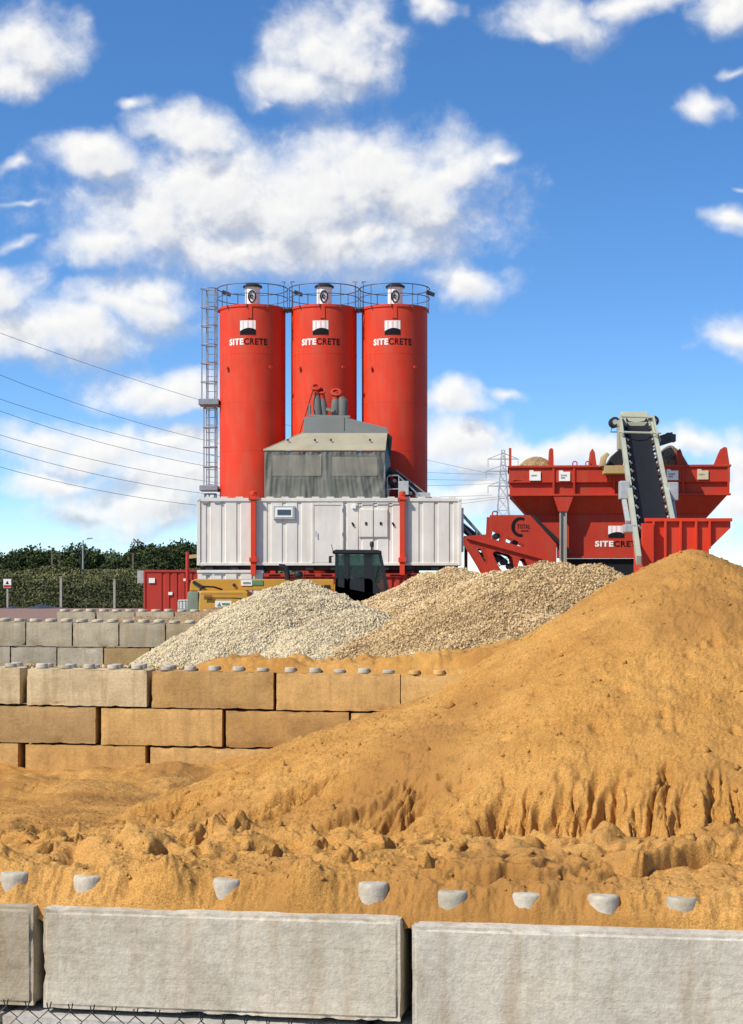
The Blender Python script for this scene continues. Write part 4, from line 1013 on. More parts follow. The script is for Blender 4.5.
# red chassis with openings at the left of the hopper
def chassis():
    Y = 58.6; q = lambda pts: [(X_(p, Y), Z_(y, Y)) for p, y in pts]
    t = thing('conveyor_chassis', 'red chassis plate with cut-outs and a black ring logo left of the hopper', 'chassis', tuple(W(520, 640, Y)))
    outer = q([(490, 515), (530, 515), (556.5, 544), (556.5, 562), (556.5, 585), (490, 585), (480, 566), (466, 543), (466, 536), (489, 534)])
    holes = [q([(493, 528), (503.5, 534), (501.5, 542), (491.5, 538)]), q([(507, 536), (525, 545), (524, 547.4), (505.5, 542)]),
             q([(492.5, 553), (496, 551), (509, 554.5), (512.5, 558), (514, 568), (503, 572), (498, 566)]), q([(520, 559), (524, 558), (528, 566), (520, 572), (518, 565)]), q([(475, 546), (484, 548), (489, 560), (487, 566)])]
    plate(outer, holes, Y, .07).build('side_plate', M['hopper_red'], t)
    MB().box((X_(487, Y), Y + .02, gz(Y) - .1), (X_(557, Y), Y + .06, Z_(586, Y))).build('under_plate', M['hopper_red'], t)
    plate(outer, holes, Y + 1.6, .07).build('side_plate', M['hopper_red'], t)
    MB().bar(W(466, 537.5, Y) + Vector((0, -.04, 0)), W(556, 562, Y) + Vector((0, -.04, 0)), .07, .12, (0, -1, 0)).build('top_rib', M['hopper_red'], t)
    # things seen through the openings: rollers and belt
    mb = MB()
    for (px, py) in ((497, 560), (505, 562), (511, 566), (497, 536), (515, 543)):
        c = W(px, py, Y + .3); MB().tube([c, c + Vector((0, 1.1, 0))], .11, 10).build('roller', M['dark'], t, True)
    MB().bar(W(484, 548, Y + .8), W(560, 572, Y + .8), 1.0, .06, (0, 0, 1)).build('belt', M['rubber'], t)
    # ring logo with wordmark
    c = W(520.5, 527, Y); mb = MB(); r0, r1 = .20, .34; k = 22; A = np.linspace(R(62), R(285), k)
    vs = [(c.x + r * math.cos(a) * .95, Y - .008, c.z + r * math.sin(a)) for a in A for r in (r0 + .06 * abs(math.cos(a / 2)), r1)]
    mb.add(vs, [(2*i, 2*i+2, 2*i+3, 2*i+1) for i in range(k - 1)]); mb.build('ring_logo', M['ink'], t)
    v, f = text_mb('TOTAL', .44, .15, .006, 0.01); MB().add([(X_(517.2, Y) + x, Y - .006 + d, Z_(528.6, Y) + z) for (x, d, z) in v], f).build('lettering', M['ink'], t)
    MB().box((X_(521, Y), Y - .010, Z_(531.3, Y)), (X_(528.5, Y), Y - .004, Z_(530.4, Y))).build('small_line', M['ink'], t)
    c = W(495, 513.5, Y); MB().tube([(c.x + .09 * math.cos(a), c.y + .03, c.z + .08 * math.sin(a)) for a in np.linspace(0, 2*np.pi, 13)[:-1]], .025, 5, closed=True).build('lifting_eye', M['hopper_red'], t)
chassis()

# ------------------------------------------------------------------ loading conveyor with its red feed hopper
def loading_conveyor():
    Y0, Y1 = 59.2, 46.5
    t = thing('loading_conveyor', 'grey green belt conveyor rising from a red feed hopper to the hopper top', 'conveyor', tuple(W(660, 600, 48)))
    topc = W(636.2, 421, Y0); botc = W(655.5, 536, Y1)      # belt centre line
    d = (botc - topc); L_ = d.length; d = d / L_; side = Vector((1, d.x * 0, 0)); side = (Vector((1, 0, 0)) - d * d.x).normalized(); up = side.cross(d); up = up if up.z > 0 else -up
    w = .54
    for s in (-1, 1):
        e = 2.2 if s < 0 else 0.2
        rb = MB().bar(topc + side * s * w, botc + side * s * w + d * e, .13, .26, up).build('side_rail', M['conv'], t, bevel=.012)
        for i in range(26):
            p = topc + d * (0.9 + i * L_ / 27) + side * s * (w - .14); MB().tube([p + up * .02 - side * s * .03, p + up * .10 + side * s * .05], .04, 8).build('idler', M['dark' if i % 2 else 'steelgrey'], t, True)
    # troughed belt
    prof = [(-.36, .13), (-.26, .01), (0, -.03), (.26, .01), (.36, .13)]; n = 24; mb = MB(); vs = []; fs = []
    for i in range(n + 1):
        p = topc + d * (L_ * i / n)
        for (a, b) in prof: vs.append(p + side * a + up * b)
        for (a, b) in prof[::-1]: vs.append(p + side * a * 1.0 + up * (b - .03))
    k = 10
    for i in range(n):
        for j in range(k): fs.append((i*k + j, i*k + (j+1) % k, (i+1)*k + (j+1) % k, (i+1)*k + j))
    mb.add(vs, fs).build('belt', M['rubber'], t, True)
    mb = MB(); mb.bar(topc - up * .35, botc - up * .35, .9, .03, up); mb.build('return_belt', M['rubber'], t)
    # head box
    Yh = Y0 - .1; q = lambda p, y, yy: tuple(W(p, y, yy))
    MB().add([q(620, 424, Yh), q(649.5, 424, Yh), q(648, 411.5, Yh + .3), q(621, 411.5, Yh + .3), q(620, 424, Yh + 1.3), q(649.5, 424, Yh + 1.3), q(648, 411.5, Yh + 1.3), q(621, 411.5, Yh + 1.3)],
        [(0,1,2,3), (4,7,6,5), (0,4,5,1), (1,5,6,2), (2,6,7,3), (3,7,4,0)]).build('head_cover', M['conv'], t, bevel=.02)
    mb = MB()
    for p0 in (618.5, 648.5): mb.box(q(p0 - .2, 449, Yh - .5), q(p0 + 2.6, 421, Yh - .1))
    mb.box(q(618.3, 426, Yh - .56), q(651, 423.4, Yh - .05)); mb.build('head_frame', M['conv'], t, bevel=.012)
    MB().tube([q(622, 429, Yh + .2), q(648, 429, Yh + .2)], .24, 16).build('head_drum', M['rubber'], t, True)
    MB().box(q(622.5, 433, Yh - .3), q(647.5, 424.2, Yh - .26)).build('mouth_shade_panel', M['black'], t)  # black panel added for the shade in the open mouth below the cover
    for (p, y) in ((614.3, 422.5), (653.2, 421.3)):
        c = W(p, y, Yh - .1); mo = MB().lathe([(.16, 0), (.185, .05), (.185, .4), (.12, .46)], (c.x, c.y - .2, c.z), 16, (0, 1, 0)).build('drive_motor', M['dark'], t, True)
        MB().lathe([(.09, 0), (.09, .02)], (c.x, c.y - .225, c.z), 12, (0, 1, 0)).build('motor_cap', M['steelgrey'], mo)
    MB().tube([q(612, 428, Yh), q(610.5, 432, Yh), q(618.5, 432, Yh)], .02, 5).build('cable', M['dark'], t)
    a = W(653, 443, Yh + .2); mb = MB()
    mb.bar(a, W(672, 437, Yh + .4), .3, .34); mb.box(q(667, 441, Yh + .3), q(670, 433.5, Yh + .7)); mb.box(q(671.5, 441.5, Yh + .3), q(674, 435, Yh + .7)); mb.build('gear_drive', M['black'], t, bevel=.02)
    mb = MB(); mb.tube([q(652, 434, Yh - .2), q(658, 435, Yh - .2), q(660, 440, Yh - .2), q(656, 447, Yh - .3)], .045, 6); mb.build('guard_loop', M['conv'], t)
    def at(y):
        k_ = (y - 421) / (536 - 421)
        lo, hi = 0.0, 1.3
        for _ in range(40):
            m_ = (lo + hi) / 2; p = topc + d * L_ * m_
            if HY - (p.z - ZC) * F / p.y < y: lo = m_
            else: hi = m_
        return topc + d * L_ * lo
    for (y, hh, e) in ((440.5, .20, .16), (424.5, .24, .06)):
        p = at(y) + up * .27; MB().bar(p - side * (w + e), p + side * (w + e), hh * .6, .05, up).build('cross_beam', M['conv'], t, bevel=.012)
    for s in (-1, 1):
        p, p2 = at(423) + side * s * (w + .02) + up * .16, at(442) + side * s * (w + .02) + up * .16; MB().bar(p, p2, .06, .30, up).build('cheek_plate', M['conv'], t, bevel=.01)
    for (s, y, h) in ((-1, 491, .27), (1, 491, .27), (-1, 529.5, .11)):
        p = at(y) + side * s * (w + .17); MB().box((p.x - .15, p.y - .25, p.z - h), (p.x + .15, p.y + .15, p.z + h)).build('gear_box', M['steelgrey'], t, bevel=.03)
        if y < 500: p2 = at(y + 24) + side * s * (w + .12) - up * .25; MB().bar((p.x, p.y, p.z - h), p2, .14, .14).build('link_arm', M['steelgrey'], t, bevel=.02)
    # legs and cross beams
    for f_ in (.82,):
        p = topc + d * L_ * f_ - up * .45
        for s in (-1, 1): q_ = p + side * s * w * .5 + side * .1; MB().tube([q_, (q_.x, q_.y + .4, gz(q_.y))], .07, 8).build('leg', M['conv'], t)
    # red feed hopper
    Yf = 45.8; ff = lambda p, y, yy=Yf: tuple(W(p, y, yy))
    zt = Z_(520.5, Yf); xl, xr = X_(645.5, Yf), X_(730.5, Yf)
    front = [(xl, Yf, zt), (xr, Yf, zt), (xr, Yf, Z_(528, Yf)), (X_(709, Yf), Yf, Z_(549, Yf)), (X_(709, Yf), Yf, Z_(575, Yf)), (xl, Yf, Z_(575, Yf))]
    fh = MB().prism(front, (0, .06, 0)); fh.prism([(x, y + 2.0, z) for x, y, z in front], (0, .06, 0))
    fh.box((xl, Yf + .061, Z_(575, Yf)), (xl + .06, Yf + 1.999, zt - .45)); fh.prism([(xr, Yf + .061, zt), (xr, Yf + .061, Z_(528, Yf)), (X_(709, Yf), Yf + .061, Z_(549, Yf)), (X_(708, Yf), Yf + .061, Z_(549, Yf)), (xr - .06, Yf + .061, Z_(528, Yf)), (xr - .06, Yf + .061, zt)], (0, 1.938, 0))
    fo = fh.build('feed_hopper', M['red'], t)
    mb = MB(); mb.box((xl - .03, Yf - .10, zt - .03), (xr + .03, Yf - .003, zt + .06))
    for p in (653, 664.8, 680, 695.5, 709): x = X_(p, Yf); mb.box((x - .03, Yf - .12, Z_(549 if p > 700 else 575, Yf)), (x + .03, Yf - .003, zt - .031))
    mb.build('hopper_ribs', M['red'], fo, bevel=.008)
    p0, p1 = ff(643, 525.5), ff(653, 566); MB().box((X_(640.8, Yf), Yf - .25, Z_(580, Yf)), (X_(652.3, Yf), Yf - .06, Z_(523.7, Yf))).build('end_plate', M['red'], fo, bevel=.01)
    for x in (xl + .3, xr - .8): MB().box((x, Yf + .5, gz(Yf) - .1), (x + .14, Yf + .64, Z_(575, Yf))).build('support', M['red'], fo)
loading_conveyor()

# ------------------------------------------------------------------ yellow machine with black cab
def loader():
    Y = 52.0; g = gz(Y); q = lambda p, y, yy=Y: tuple(W(p, y, yy))
    t = thing('telehandler', 'mustard yellow telehandler with a black cab, half hidden by the gravel', 'telehandler', (X_(280, Y), Y, g))
    b = MB().prism([q(188, 640), q(188, 612), q(334, 612), q(334, 584), q(392, 596), q(394, 640)], (0, 2.0, 0)).build('body', M['yellow'], t, False, .05)
    mb = MB(); mb.prism([q(198.5, 612, Y - .1), q(198.5, 593), q(201, 590.6), q(244, 590.2), q(248, 592.5), q(249, 612)], (0, 1.9, 0)); h = mb.build('bonnet', M['yellow'], t, True, .05, 3)
    MB().prism([q(186.5, 613, Y - .05), q(187.5, 592.5, Y - .05), q(189, 591.3, Y - .05), q(198.3, 592, Y - .05), q(198.3, 613, Y - .05)], (0, 1.9, 0)).build('radiator_panel', M['greygreen'], t, True, .04, 3)
    mb = MB(); mb.box(q(201, 594.2, Y - .10 - .012), q(243, 593.7, Y - .09)); mb.build('bonnet_seam', M['dark'], h)
    MB().box(q(215, 607.5, Y - .125), q(231.5, 600.8, Y - .1)).build('maker_plate', M['plate_white'], h, bevel=.005)
    mb = MB(); mb.prism([q(217, 606, Y - .131), q(221, 606, Y - .131), q(219.5, 602.2, Y - .131)], (0, .006, 0))
    mb.box(q(222, 605, Y - .132), q(229.5, 603, Y - .126)); mb.build('plate_mark', M['green_decal'], h)
    mb = MB(); mb.box(q(239.5, 601.2, Y - .13), q(241, 598.6, Y - .1)); mb.box(q(241.8, 601.2, Y - .13), q(243, 598.6, Y - .1)); mb.build('model_figure', M['ink'], h)
    # boom
    bm_ = MB().prism([q(189.5, 591, Y + .5), q(191, 580.8, Y + .5), q(196, 579, Y + .5), q(334, 579.2, Y + .5), q(334, 590, Y + .5)], (0, .55, 0)).build('boom', M['yellow'], t, False, .03)
    MB().bar(q(193, 581.5, Y + .47), q(204, 588, Y + .47), .05, .09).build('boom_link', M['dark'], bm_)
    MB().box(q(241, 585.6, Y + .47), q(252, 580, Y + .499)).build('boom_plate', M['plate_white'], bm_); MB().box(q(252.2, 585, Y + .475), q(263, 580.4, Y + .499)).build('boom_decal', M['green_decal'], bm_)
    mb = MB(); mb.box(q(243, 583.8, Y + .46), q(250.5, 582, Y + .469)); mb.build('boom_mark', M['ink_grey'], bm_)
    mb = MB(); mb.lathe([(.05, 0), (.05, .06)], q(234, 585, Y + .44), 10, (0, 1, 0)); mb.box(q(318, 589, Y + .47), q(322, 585, Y + .5)); mb.box(q(324, 589, Y + .47), q(330, 585, Y + .5)); mb.build('boom_fitting', M['dark'], bm_)
    MB().tube([q(279, 566.5, Y + .2), q(283.5, 566.8, Y + .2), q(287, 570, Y + .2), q(287.5, 580, Y + .2)], .09, 10).build('exhaust', M['black'], t, True)
    MB().lathe([(.02, 0), (.12, .03), (.15, .12), (.12, .22), (.02, .26)], q(298.5, 579, Y + .2), 14).build('air_intake', M['black'], t, True)
    # cab: pillars, roof, panes
    zt = 550.5; c = MB(); D = 1.45
    c.prism([q(332.3, 553.2, Y - .08), q(332.3, 550.8, Y - .08), q(336, 549.6, Y - .08), q(378, 549.8, Y - .08), q(381.8, 551.2, Y - .08), q(381.6, 553.6, Y - .08)], (0, D + .16, 0))
    cab = c.build('cab', M['black'], t, False, .02)
    mb = MB()
    for yy in (Y, Y + D - .08):
        for (a, b_, w_) in (((336.6, 553), (336.2, 600), .09), ((347, 553), (347, 600), .17), ((368, 553), (368.8, 600), .26), ((379.8, 553), (389.5, 600), .10)):
            A, B = W(*a, yy), W(*b_, yy); mb.bar(A + Vector((0, .04, 0)), B + Vector((0, .04, 0)), w_, .08, (0, 1, 0)) if False else mb.prism([A + Vector((-w_/2, 0, 0)), A + Vector((w_/2, 0, 0)), B + Vector((w_/2, 0, 0)), B + Vector((-w_/2, 0, 0))], (0, .08, 0))
        mb.prism([q(336, 578.5, yy), q(370, 578.5, yy), q(386.5, 596, yy), q(389.8, 604, yy), q(336, 604, yy)], (0, .079, 0))
    mb.box(q(336, 604, Y + .08), q(389, 598, Y + D - .081)); mb.build('cab_frame', M['black'], cab)
    for (poly) in ([(337.2, 555), (345, 555), (345, 578), (337.2, 578)], [(349, 555), (365.5, 555), (365.5, 577), (349, 579)], [(371, 554.6), (379.3, 555), (387.5, 596), (372, 586)]):
        MB().prism([q(p, y, Y + .03) for p, y in poly], (0, .012, 0)).build('cab_window', M['glass'], cab)
    MB().box(q(336.5, 583, Y + D - .06), q(380, 554.5, Y + D - .045)).build('cab_window', M['glass'], cab)
    mb = MB(); mb.prism([q(350, 590, Y + .5), q(352, 568, Y + .5), q(358, 567, Y + .5), q(360, 582, Y + .5), q(367, 584, Y + .5), q(367, 590, Y + .5)], (0, .5, 0)); mb.build('seat', M['ink_grey'], cab, bevel=.03)
    mb = MB(); mb.tube([q(333.5, 556, Y - .1), q(330.5, 557, Y - .25)], .015, 6); mb.box(q(328.8, 563, Y - .3), q(331.6, 556, Y - .22)); mb.build('mirror', M['black'], cab, bevel=.01)
    MB().tube([q(374, 585, Y + .01), q(379, 566, Y + .01)], .012, 5).build('wiper', M['ink'], cab)
    MB().tube([q(347.5, 580, Y - .05), q(347.5, 562, Y - .05)], .016, 6).build('grab_handle', M['dark'], cab)
    for i in range(5): z0 = 595.2 + i * 1.0; MB().box(q(204, z0 + .5, Y - .108), q(212.5, z0, Y - .1)).build('vent_slot', M['ink'], h)
    MB().tube([q(200, 590, Y + .3), q(203, 586.5, Y + .1), q(214, 587, Y + .1), q(222, 589.5, Y + .3)], .03, 6).build('hydraulic_hose', M['rubber'], t, True)
    bc = W(371.8, 549.8, Y + .3); be = MB().lathe([(.03, 0), (.03, .09), (.06, .10), (.065, .2), (.04, .26)], tuple(bc), 12).build('beacon', M['dark'], cab, True)
    MB().tube([q(333, 550.5), q(331.2, 544.5)], .010, 5).build('antenna', M['dark'], cab)
    for px in (222, 350):
        for yy in (Y - .25, Y + 1.7):
            c = W(px, 640, yy); c.z = g + .6
            w_ = MB().lathe([(.32, 0), (.55, .02), (.6, .1), (.6, .32), (.55, .4), (.32, .42)], tuple(c), 28, (0, 1, 0)).build('wheel', M['rubber'], t, True)
            MB().lathe([(.30, -.003), (.22, .05), (.1, .02)], tuple(c), 20, (0, 1, 0)).build('rim', M['yellow'], w_)
loader()

# ------------------------------------------------------------------ concrete block walls
def block_mesh(L_, H_, D_, seed, res, bev, rough, name='concrete_block'):
    """cast block: subdivided box with rounded, chipped edges; origin at its bottom front centre"""
    nx, ny, nz = max(2, int(L_ / res)), max(2, int(D_ / (res * 2.5))), max(2, int(H_ / res))
    bm = bmesh.new(); bmesh.ops.create_cube(bm, size=1.0)
    def cut(ax, n, size):
        e = bev / size
        for t in [e] + [i / n for i in range(1, n) if e * 1.3 < i / n < 1 - e * 1.3] + [1 - e]:
            c = [0, 0, 0]; c[ax] = -0.5 + t; no = [0, 0, 0]; no[ax] = 1
            bmesh.ops.bisect_plane(bm, geom=bm.verts[:] + bm.edges[:] + bm.faces[:], plane_co=c, plane_no=no)
    cut(0, nx, L_); cut(1, ny, D_); cut(2, nz, H_)
    P = np.array([v.co[:] for v in bm.verts]); he = np.array([L_, D_, H_]) / 2; Q = P * 2 * he
    lim = he - bev * 1.001; out = np.abs(Q) > lim; cnt = out.sum(1)
    Q2 = Q.copy(); nrm = np.where(out, np.sign(Q), 0.0)
    chip = np.clip(fbm(Q[:, 0] * 7 + seed, Q[:, 2] * 7 + Q[:, 1] * 5, 3, seed) - .12, 0, .7) * bev * 1.6
    Q2 -= nrm * (np.where(cnt >= 2, bev * .45 + chip, 0.0))[:, None]
    nse = fbm(Q[:, 0] * 5 + seed * 3.1 + Q[:, 1] * 4, Q[:, 2] * 5 + Q[:, 1] * 2, 3, seed + 5) * rough
    Q2 = Q2 + nrm * np.where(cnt == 1, nse, nse * .5)[:, None]
    Q2[:, 1] += D_ / 2; Q2[:, 2] += H_ / 2
    for v, c in zip(bm.verts, Q2): v.co = c
    me = bpy.data.meshes.new(name); bm.to_mesh(me); bm.free()
    me.polygons.foreach_set('use_smooth', [True] * len(me.polygons)); me.set_sharp_from_angle(angle=R(24)); me.materials.append(M['concrete']); return me
def stud_mesh(r, h, seed, n=20):
    prof = [(r, 0), (r * .99, h * .3), (r * .96, h * .80), (r * .93, h * .92), (r * .86, h * .985), (r * .7, h), (0.01, h)]
    mb = MB().lathe(prof, (0, 0, 0), n); g = random.Random(seed)
    me = bpy.data.meshes.new('stud'); me.from_pydata([(v.x * (1 + g.uniform(-.02, .02)), v.y * (1 + g.uniform(-.02, .02)), v.z * (1 + g.uniform(-.03, .015))) for v in mb.v], [], mb.f)
    me.polygons.foreach_set('use_smooth', [True] * len(me.polygons)); me.materials.append(M['concrete']); return me
def place_block(me, loc, rz, tilt, color, label, group, studs=None):
    o = bpy.data.objects.new('concrete_block', me); COL.objects.link(o); o.location = loc; o.rotation_euler = (tilt[0], tilt[1], rz); o.color = (*color, 1)
    tag(o, label, 'concrete block', group)
    for (sm, x, y, z) in (studs or []):
        s_ = bpy.data.objects.new('stud', sm); COL.objects.link(s_); s_.parent = o; s_.location = (x, y, z - .004); s_.color = (*((0.47, 0.42, 0.325) if 'front' in group else (0.50, 0.43, 0.31)), 1); s_.scale = (1, 1, random.uniform(.7, 1.0) if 'front' not in group else 1); s_.rotation_euler = (0, 0, random.uniform(0, 6))
    return o
GREY = (0.42, 0.375, 0.29); GREY_B = (0.53, 0.475, 0.37); BEIGE = (0.42, 0.35, 0.23); OCHRE = (0.56, 0.345, 0.125); OCHRE2 = (0.52, 0.305, 0.10); PALE = (0.56, 0.445, 0.26)

# front wall -------------------------------------------------------
TH = R(9.5); FD = Vector((math.cos(TH), -math.sin(TH), 0)); FN = Vector((math.sin(TH), math.cos(TH), 0))
FP0 = Vector((X_(225, 8.86), 8.86, 0)); FH, FL, FDEP = 0.545, 1.93, 0.60; FTOP = Z_(912.5, 8.86)
STUDS = [stud_mesh(.086, .15, k) for k in range(4)]
def front_wall():
    cs = [(-2, 0, GREY), (-1, .012, (0.42, 0.355, 0.25)), (0, 0.0, GREY_B), (1, -0.045, (0.52, 0.475, 0.38)), (2, .01, GREY), (3, .0, GREY_B)]
    names = {-2: 'grey block of the front wall, beyond the left edge', -1: 'buff rough block at the far left of the front wall top course', 0: 'pale grey block left of the dark joint in the front wall', 1: 'smooth grey block right of the dark joint in the front wall', 2: 'grey block of the front wall just beyond the right edge', 3: 'pale block at the far right end of the front wall'}
    for (k, dd, col) in cs:
        me = block_mesh(FL, FH - .008, FDEP, k + 20, 0.03 if -1 <= k <= 1 else .08, .014, .0022)
        p = FP0 + FD * (k * 1.95 + (-.035 if k == 0 else -.062 if k < 0 else 0)) + FN * dd
        zt = FTOP + (0.0 if k < 1 else -0.018)
        st = [(STUDS[(k + j) % 4], (j - 2) * .39 + random.uniform(-.01, .01), yy, FH - .008) for j in range(5) for yy in (.222, .5)]
        place_block(me, (p.x, p.y, zt - FH + .004), -TH, (0, R(-.15), 0), col, names[k], 'blocks of the front wall', st)
    low = ['pale block of the lower front course behind the wire mesh, at left', 'pale lower front block under the middle joint, behind the mesh', 'pale lower front block at right, mostly below the frame']
    for i, k in enumerate((-1.15, -0.15, .85)):
        me = block_mesh(FL, FH - .008, FDEP, i + 40, .05, .014, .002)
        p = FP0 + FD * (k * 1.95 + .06) - FN * .075
        place_block(me, (p.x, p.y, FTOP - 2 * FH - .012), -TH, (0, 0, 0), (0.45, 0.43, 0.38), low[i], 'blocks of the front wall')
    for i, k in enumerate((-.65, .35)):
        me = block_mesh(FL, FH - .008, FDEP, i + 45, .1, .026, .004); p = FP0 + FD * (k * 1.95) - FN * .05
        place_block(me, (p.x, p.y, FTOP - 3 * FH - .012), -TH, (0, 0, 0), GREY, ('lowest front block at left, sunk in the ground', 'lowest front block at right, sunk in the ground')[i], 'blocks of the front wall')
front_wall()

# middle wall -------------------------------------------------------
ST2 = [stud_mesh(.095, .085, 10 + k, 14) for k in range(4)]
def ordn(i): return ['first', 'second', 'third', 'fourth', 'fifth', 'sixth', 'seventh', 'eighth', 'ninth'][i]
MIDH = .60; MYA, MYB = 26.9, 26.25
def mid_pt(px, row):
    """front top edge of the given course at a pixel column"""
    Y = MYA + (MYB - MYA) * (px - 24) / 376.0
    py = 667.5 + (px - 24) * 0.0172
    p = W(px, py, Y); p.z -= row * MIDH; return p
MID_RZ = -math.atan2(MYA - MYB, X_(400, MYB) - X_(24, MYA))
def mid_wall():
    meshes = [block_mesh(1.945, MIDH - .012, .6, 60 + k, .07, .015, .003) for k in range(4)]
    rows = [[(-102, PALE), (24, PALE), (149.7, (0.45, 0.275, 0.10)), (275.3, OCHRE), (400.8, OCHRE), (526, OCHRE)],
            [(-153, PALE), (-27, (0.40, 0.26, 0.11)), (98.7, OCHRE), (224.3, (0.43, 0.25, 0.085)), (350, OCHRE), (476, OCHRE)],
            [(-104, OCHRE), (22.5, OCHRE2), (148.2, OCHRE), (274, OCHRE2), (400, OCHRE)]]
    labs = [['pale block of the middle wall, at its far left end half under gravel', 'pale grey topped block of the middle wall carrying five clean studs', 'sand stained block of the middle wall top course, right of the pale one',
             'ochre block of the middle wall top course, beside the sand pile', 'ochre top block of the middle wall running into the sand pile', 'ochre top block of the middle wall hidden by the sand pile'],
            ['pale second course block beyond the left edge, middle wall', 'light ochre second course block at the left edge of the middle wall', 'deep ochre second course block under the pale topped block', 'ochre second course block partly under the sand slope',
             'second course block of the middle wall behind the sand pile', 'second course block farthest right behind the sand pile'],
            ['ochre bottom course block at the left edge of the middle wall', 'ochre bottom course block second from the left, sand at its foot', 'ochre bottom course block third from the left, mostly under sand', 'bottom course block buried behind the sand slope', 'bottom course block farthest right under the sand pile']]
    for r_, row in enumerate(rows):
        for i, (px, col) in enumerate(row):
            a = mid_pt(px, r_); b = mid_pt(px + 125.4, r_); c = (a + b) / 2
            st = None
            if r_ == 0: st = [(ST2[(i + j) % 4], (j - 2) * .385, yy, MIDH - .012) for j in range(5) for yy in (.16, .45)]
            scol = col
            o = place_block(meshes[(i + r_) % 4], (c.x, c.y + random.uniform(-.012, .012), c.z - MIDH + .004), MID_RZ, (0, R(.35), 0), col, labs[r_][i], 'blocks of the middle wall', st)
            for ch in o.children: ch.color = (*((0.46, 0.42, 0.33) if i < 4 else col), 1)
mid_wall()
# far walls ---------------------------------------------------------
def far_wall(px0, n, wpx, py0, slope, Y, H_, L_, courses, stag, tone, group, wname, nst, studs):
    P = F / Y; me = [block_mesh(L_ - .015, H_ - .012, .6, 80 + k + int(Y), .09, .018, .004) for k in range(3)]
    for r_ in range(courses):
        for i in range(n):
            px = px0 + (i + (stag if r_ % 2 else 0)) * wpx; c = W(px + wpx / 2, py0 + slope * i, Y); c.z -= r_ * H_
            st = [(studs[(i + j) % 4], (j - (nst - 1) / 2) * L_ / nst, yy, H_ - .012) for j in range(nst) for yy in (.15, .45)] if r_ == 0 else None
            place_block(me[(i + r_) % 3], (c.x, Y + random.uniform(-.01, .01), c.z - H_ + .004), 0, (0, 0, 0), tone(r_, i), '%s block from the left in the %s of the %s' % (ordn(i), ['top course', 'second course', 'third course', 'lowest course'][r_], wname), group, st)
ST3 = [stud_mesh(.12, .085, 20 + k, 12) for k in range(4)]
def rv(c, a):
    k = 1 + random.uniform(-a, a) * 4; return tuple(x * k for x in c)
tone3 = lambda r_, i: (rv((0.44, 0.375, 0.255), .03) if i < 4 else rv((0.40, 0.32, 0.19), .02)) if r_ == 0 else (rv((0.43, 0.375, 0.27), .03) if i < 3 else rv((0.40, 0.27, 0.12), .02))
far_wall(-21, 6, 46.6, 621.0, 0.5, 40.8, .60, 46.6 * 40.8 / F, 4, -.33, tone3, 'blocks of the wall behind the gravel', 'wall behind the pale gravel', 3, ST3)
tone4 = lambda r_, i: rv((0.42, 0.36, 0.245), .03)
far_wall(56.5, 5, 39.2, 611.3, 0.1, 48.5, .60, 39.2 * 48.5 / F, 3, -.5, tone4, 'blocks of the farthest wall', 'farthest low wall', 3, ST3)

# ------------------------------------------------------------------ gravel piles and loose stones
_ico = None
def stones(pts, size, tone, mat, name, parent, off):
    """many small angular stones in one mesh (nobody could count them)"""
    base = np.array([(1,0,0),(-1,0,0),(0,1,0),(0,-1,0),(0,0,1),(0,0,-1)], float)
    F8 = np.array([(0,2,4),(2,1,4),(1,3,4),(3,0,4),(2,0,5),(1,2,5),(3,1,5),(0,3,5)])
    n = len(pts); A = rng.normal(size=(n, 3, 3)); Qm, _ = np.linalg.qr(A)
    sc = size[:, None] * rng.uniform(.55, 1.25, (n, 3))
    V_ = np.einsum('nij,kj->nki', Qm * sc[:, None, :], base) * (1 + rng.uniform(-.22, .22, (n, 6, 1))) + pts[:, None, :]
    Fc = (F8[None] + (np.arange(n) * 6)[:, None, None]).reshape(-1, 3)
    o = np_mesh(name, V_.reshape(-1, 3), Fc, mat, parent, off=off, col=np.repeat(tone, 6)); o['kind'] = 'stuff'; return o
def cone(X, Y, cx, cy, h, slope, round_=.25):
    r = np.sqrt((X - cx) ** 2 + (Y - cy) ** 2); return h - slope * (np.sqrt(r * r + round_ ** 2) - round_)
def hA(X, Y):
    a = cone(X, Y, X_(299, 34.5), 34.5, Z_(579, 34.5), .56, .35)
    b = cone(X, Y, X_(362, 32), 32.0, Z_(610, 32.0), .50, .4)
    return np.maximum(a, b)
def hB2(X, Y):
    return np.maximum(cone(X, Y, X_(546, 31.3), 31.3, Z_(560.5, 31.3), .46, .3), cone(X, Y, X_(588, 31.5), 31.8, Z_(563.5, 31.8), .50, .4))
def hB(X, Y):
    a = cone(X, Y, X_(455, 37), 37, Z_(566.5, 37), .52, .4)
    b = cone(X, Y, X_(546, 31.3), 31.3, Z_(560.5, 31.3), .46, .3); b2 = cone(X, Y, X_(588, 31.5), 31.8, Z_(563.5, 31.8), .50, .4)
    c = cone(X, Y, X_(500, 34), 34, Z_(572, 34), .53, .4)
    return np.maximum.reduce([a, b, b2, c])
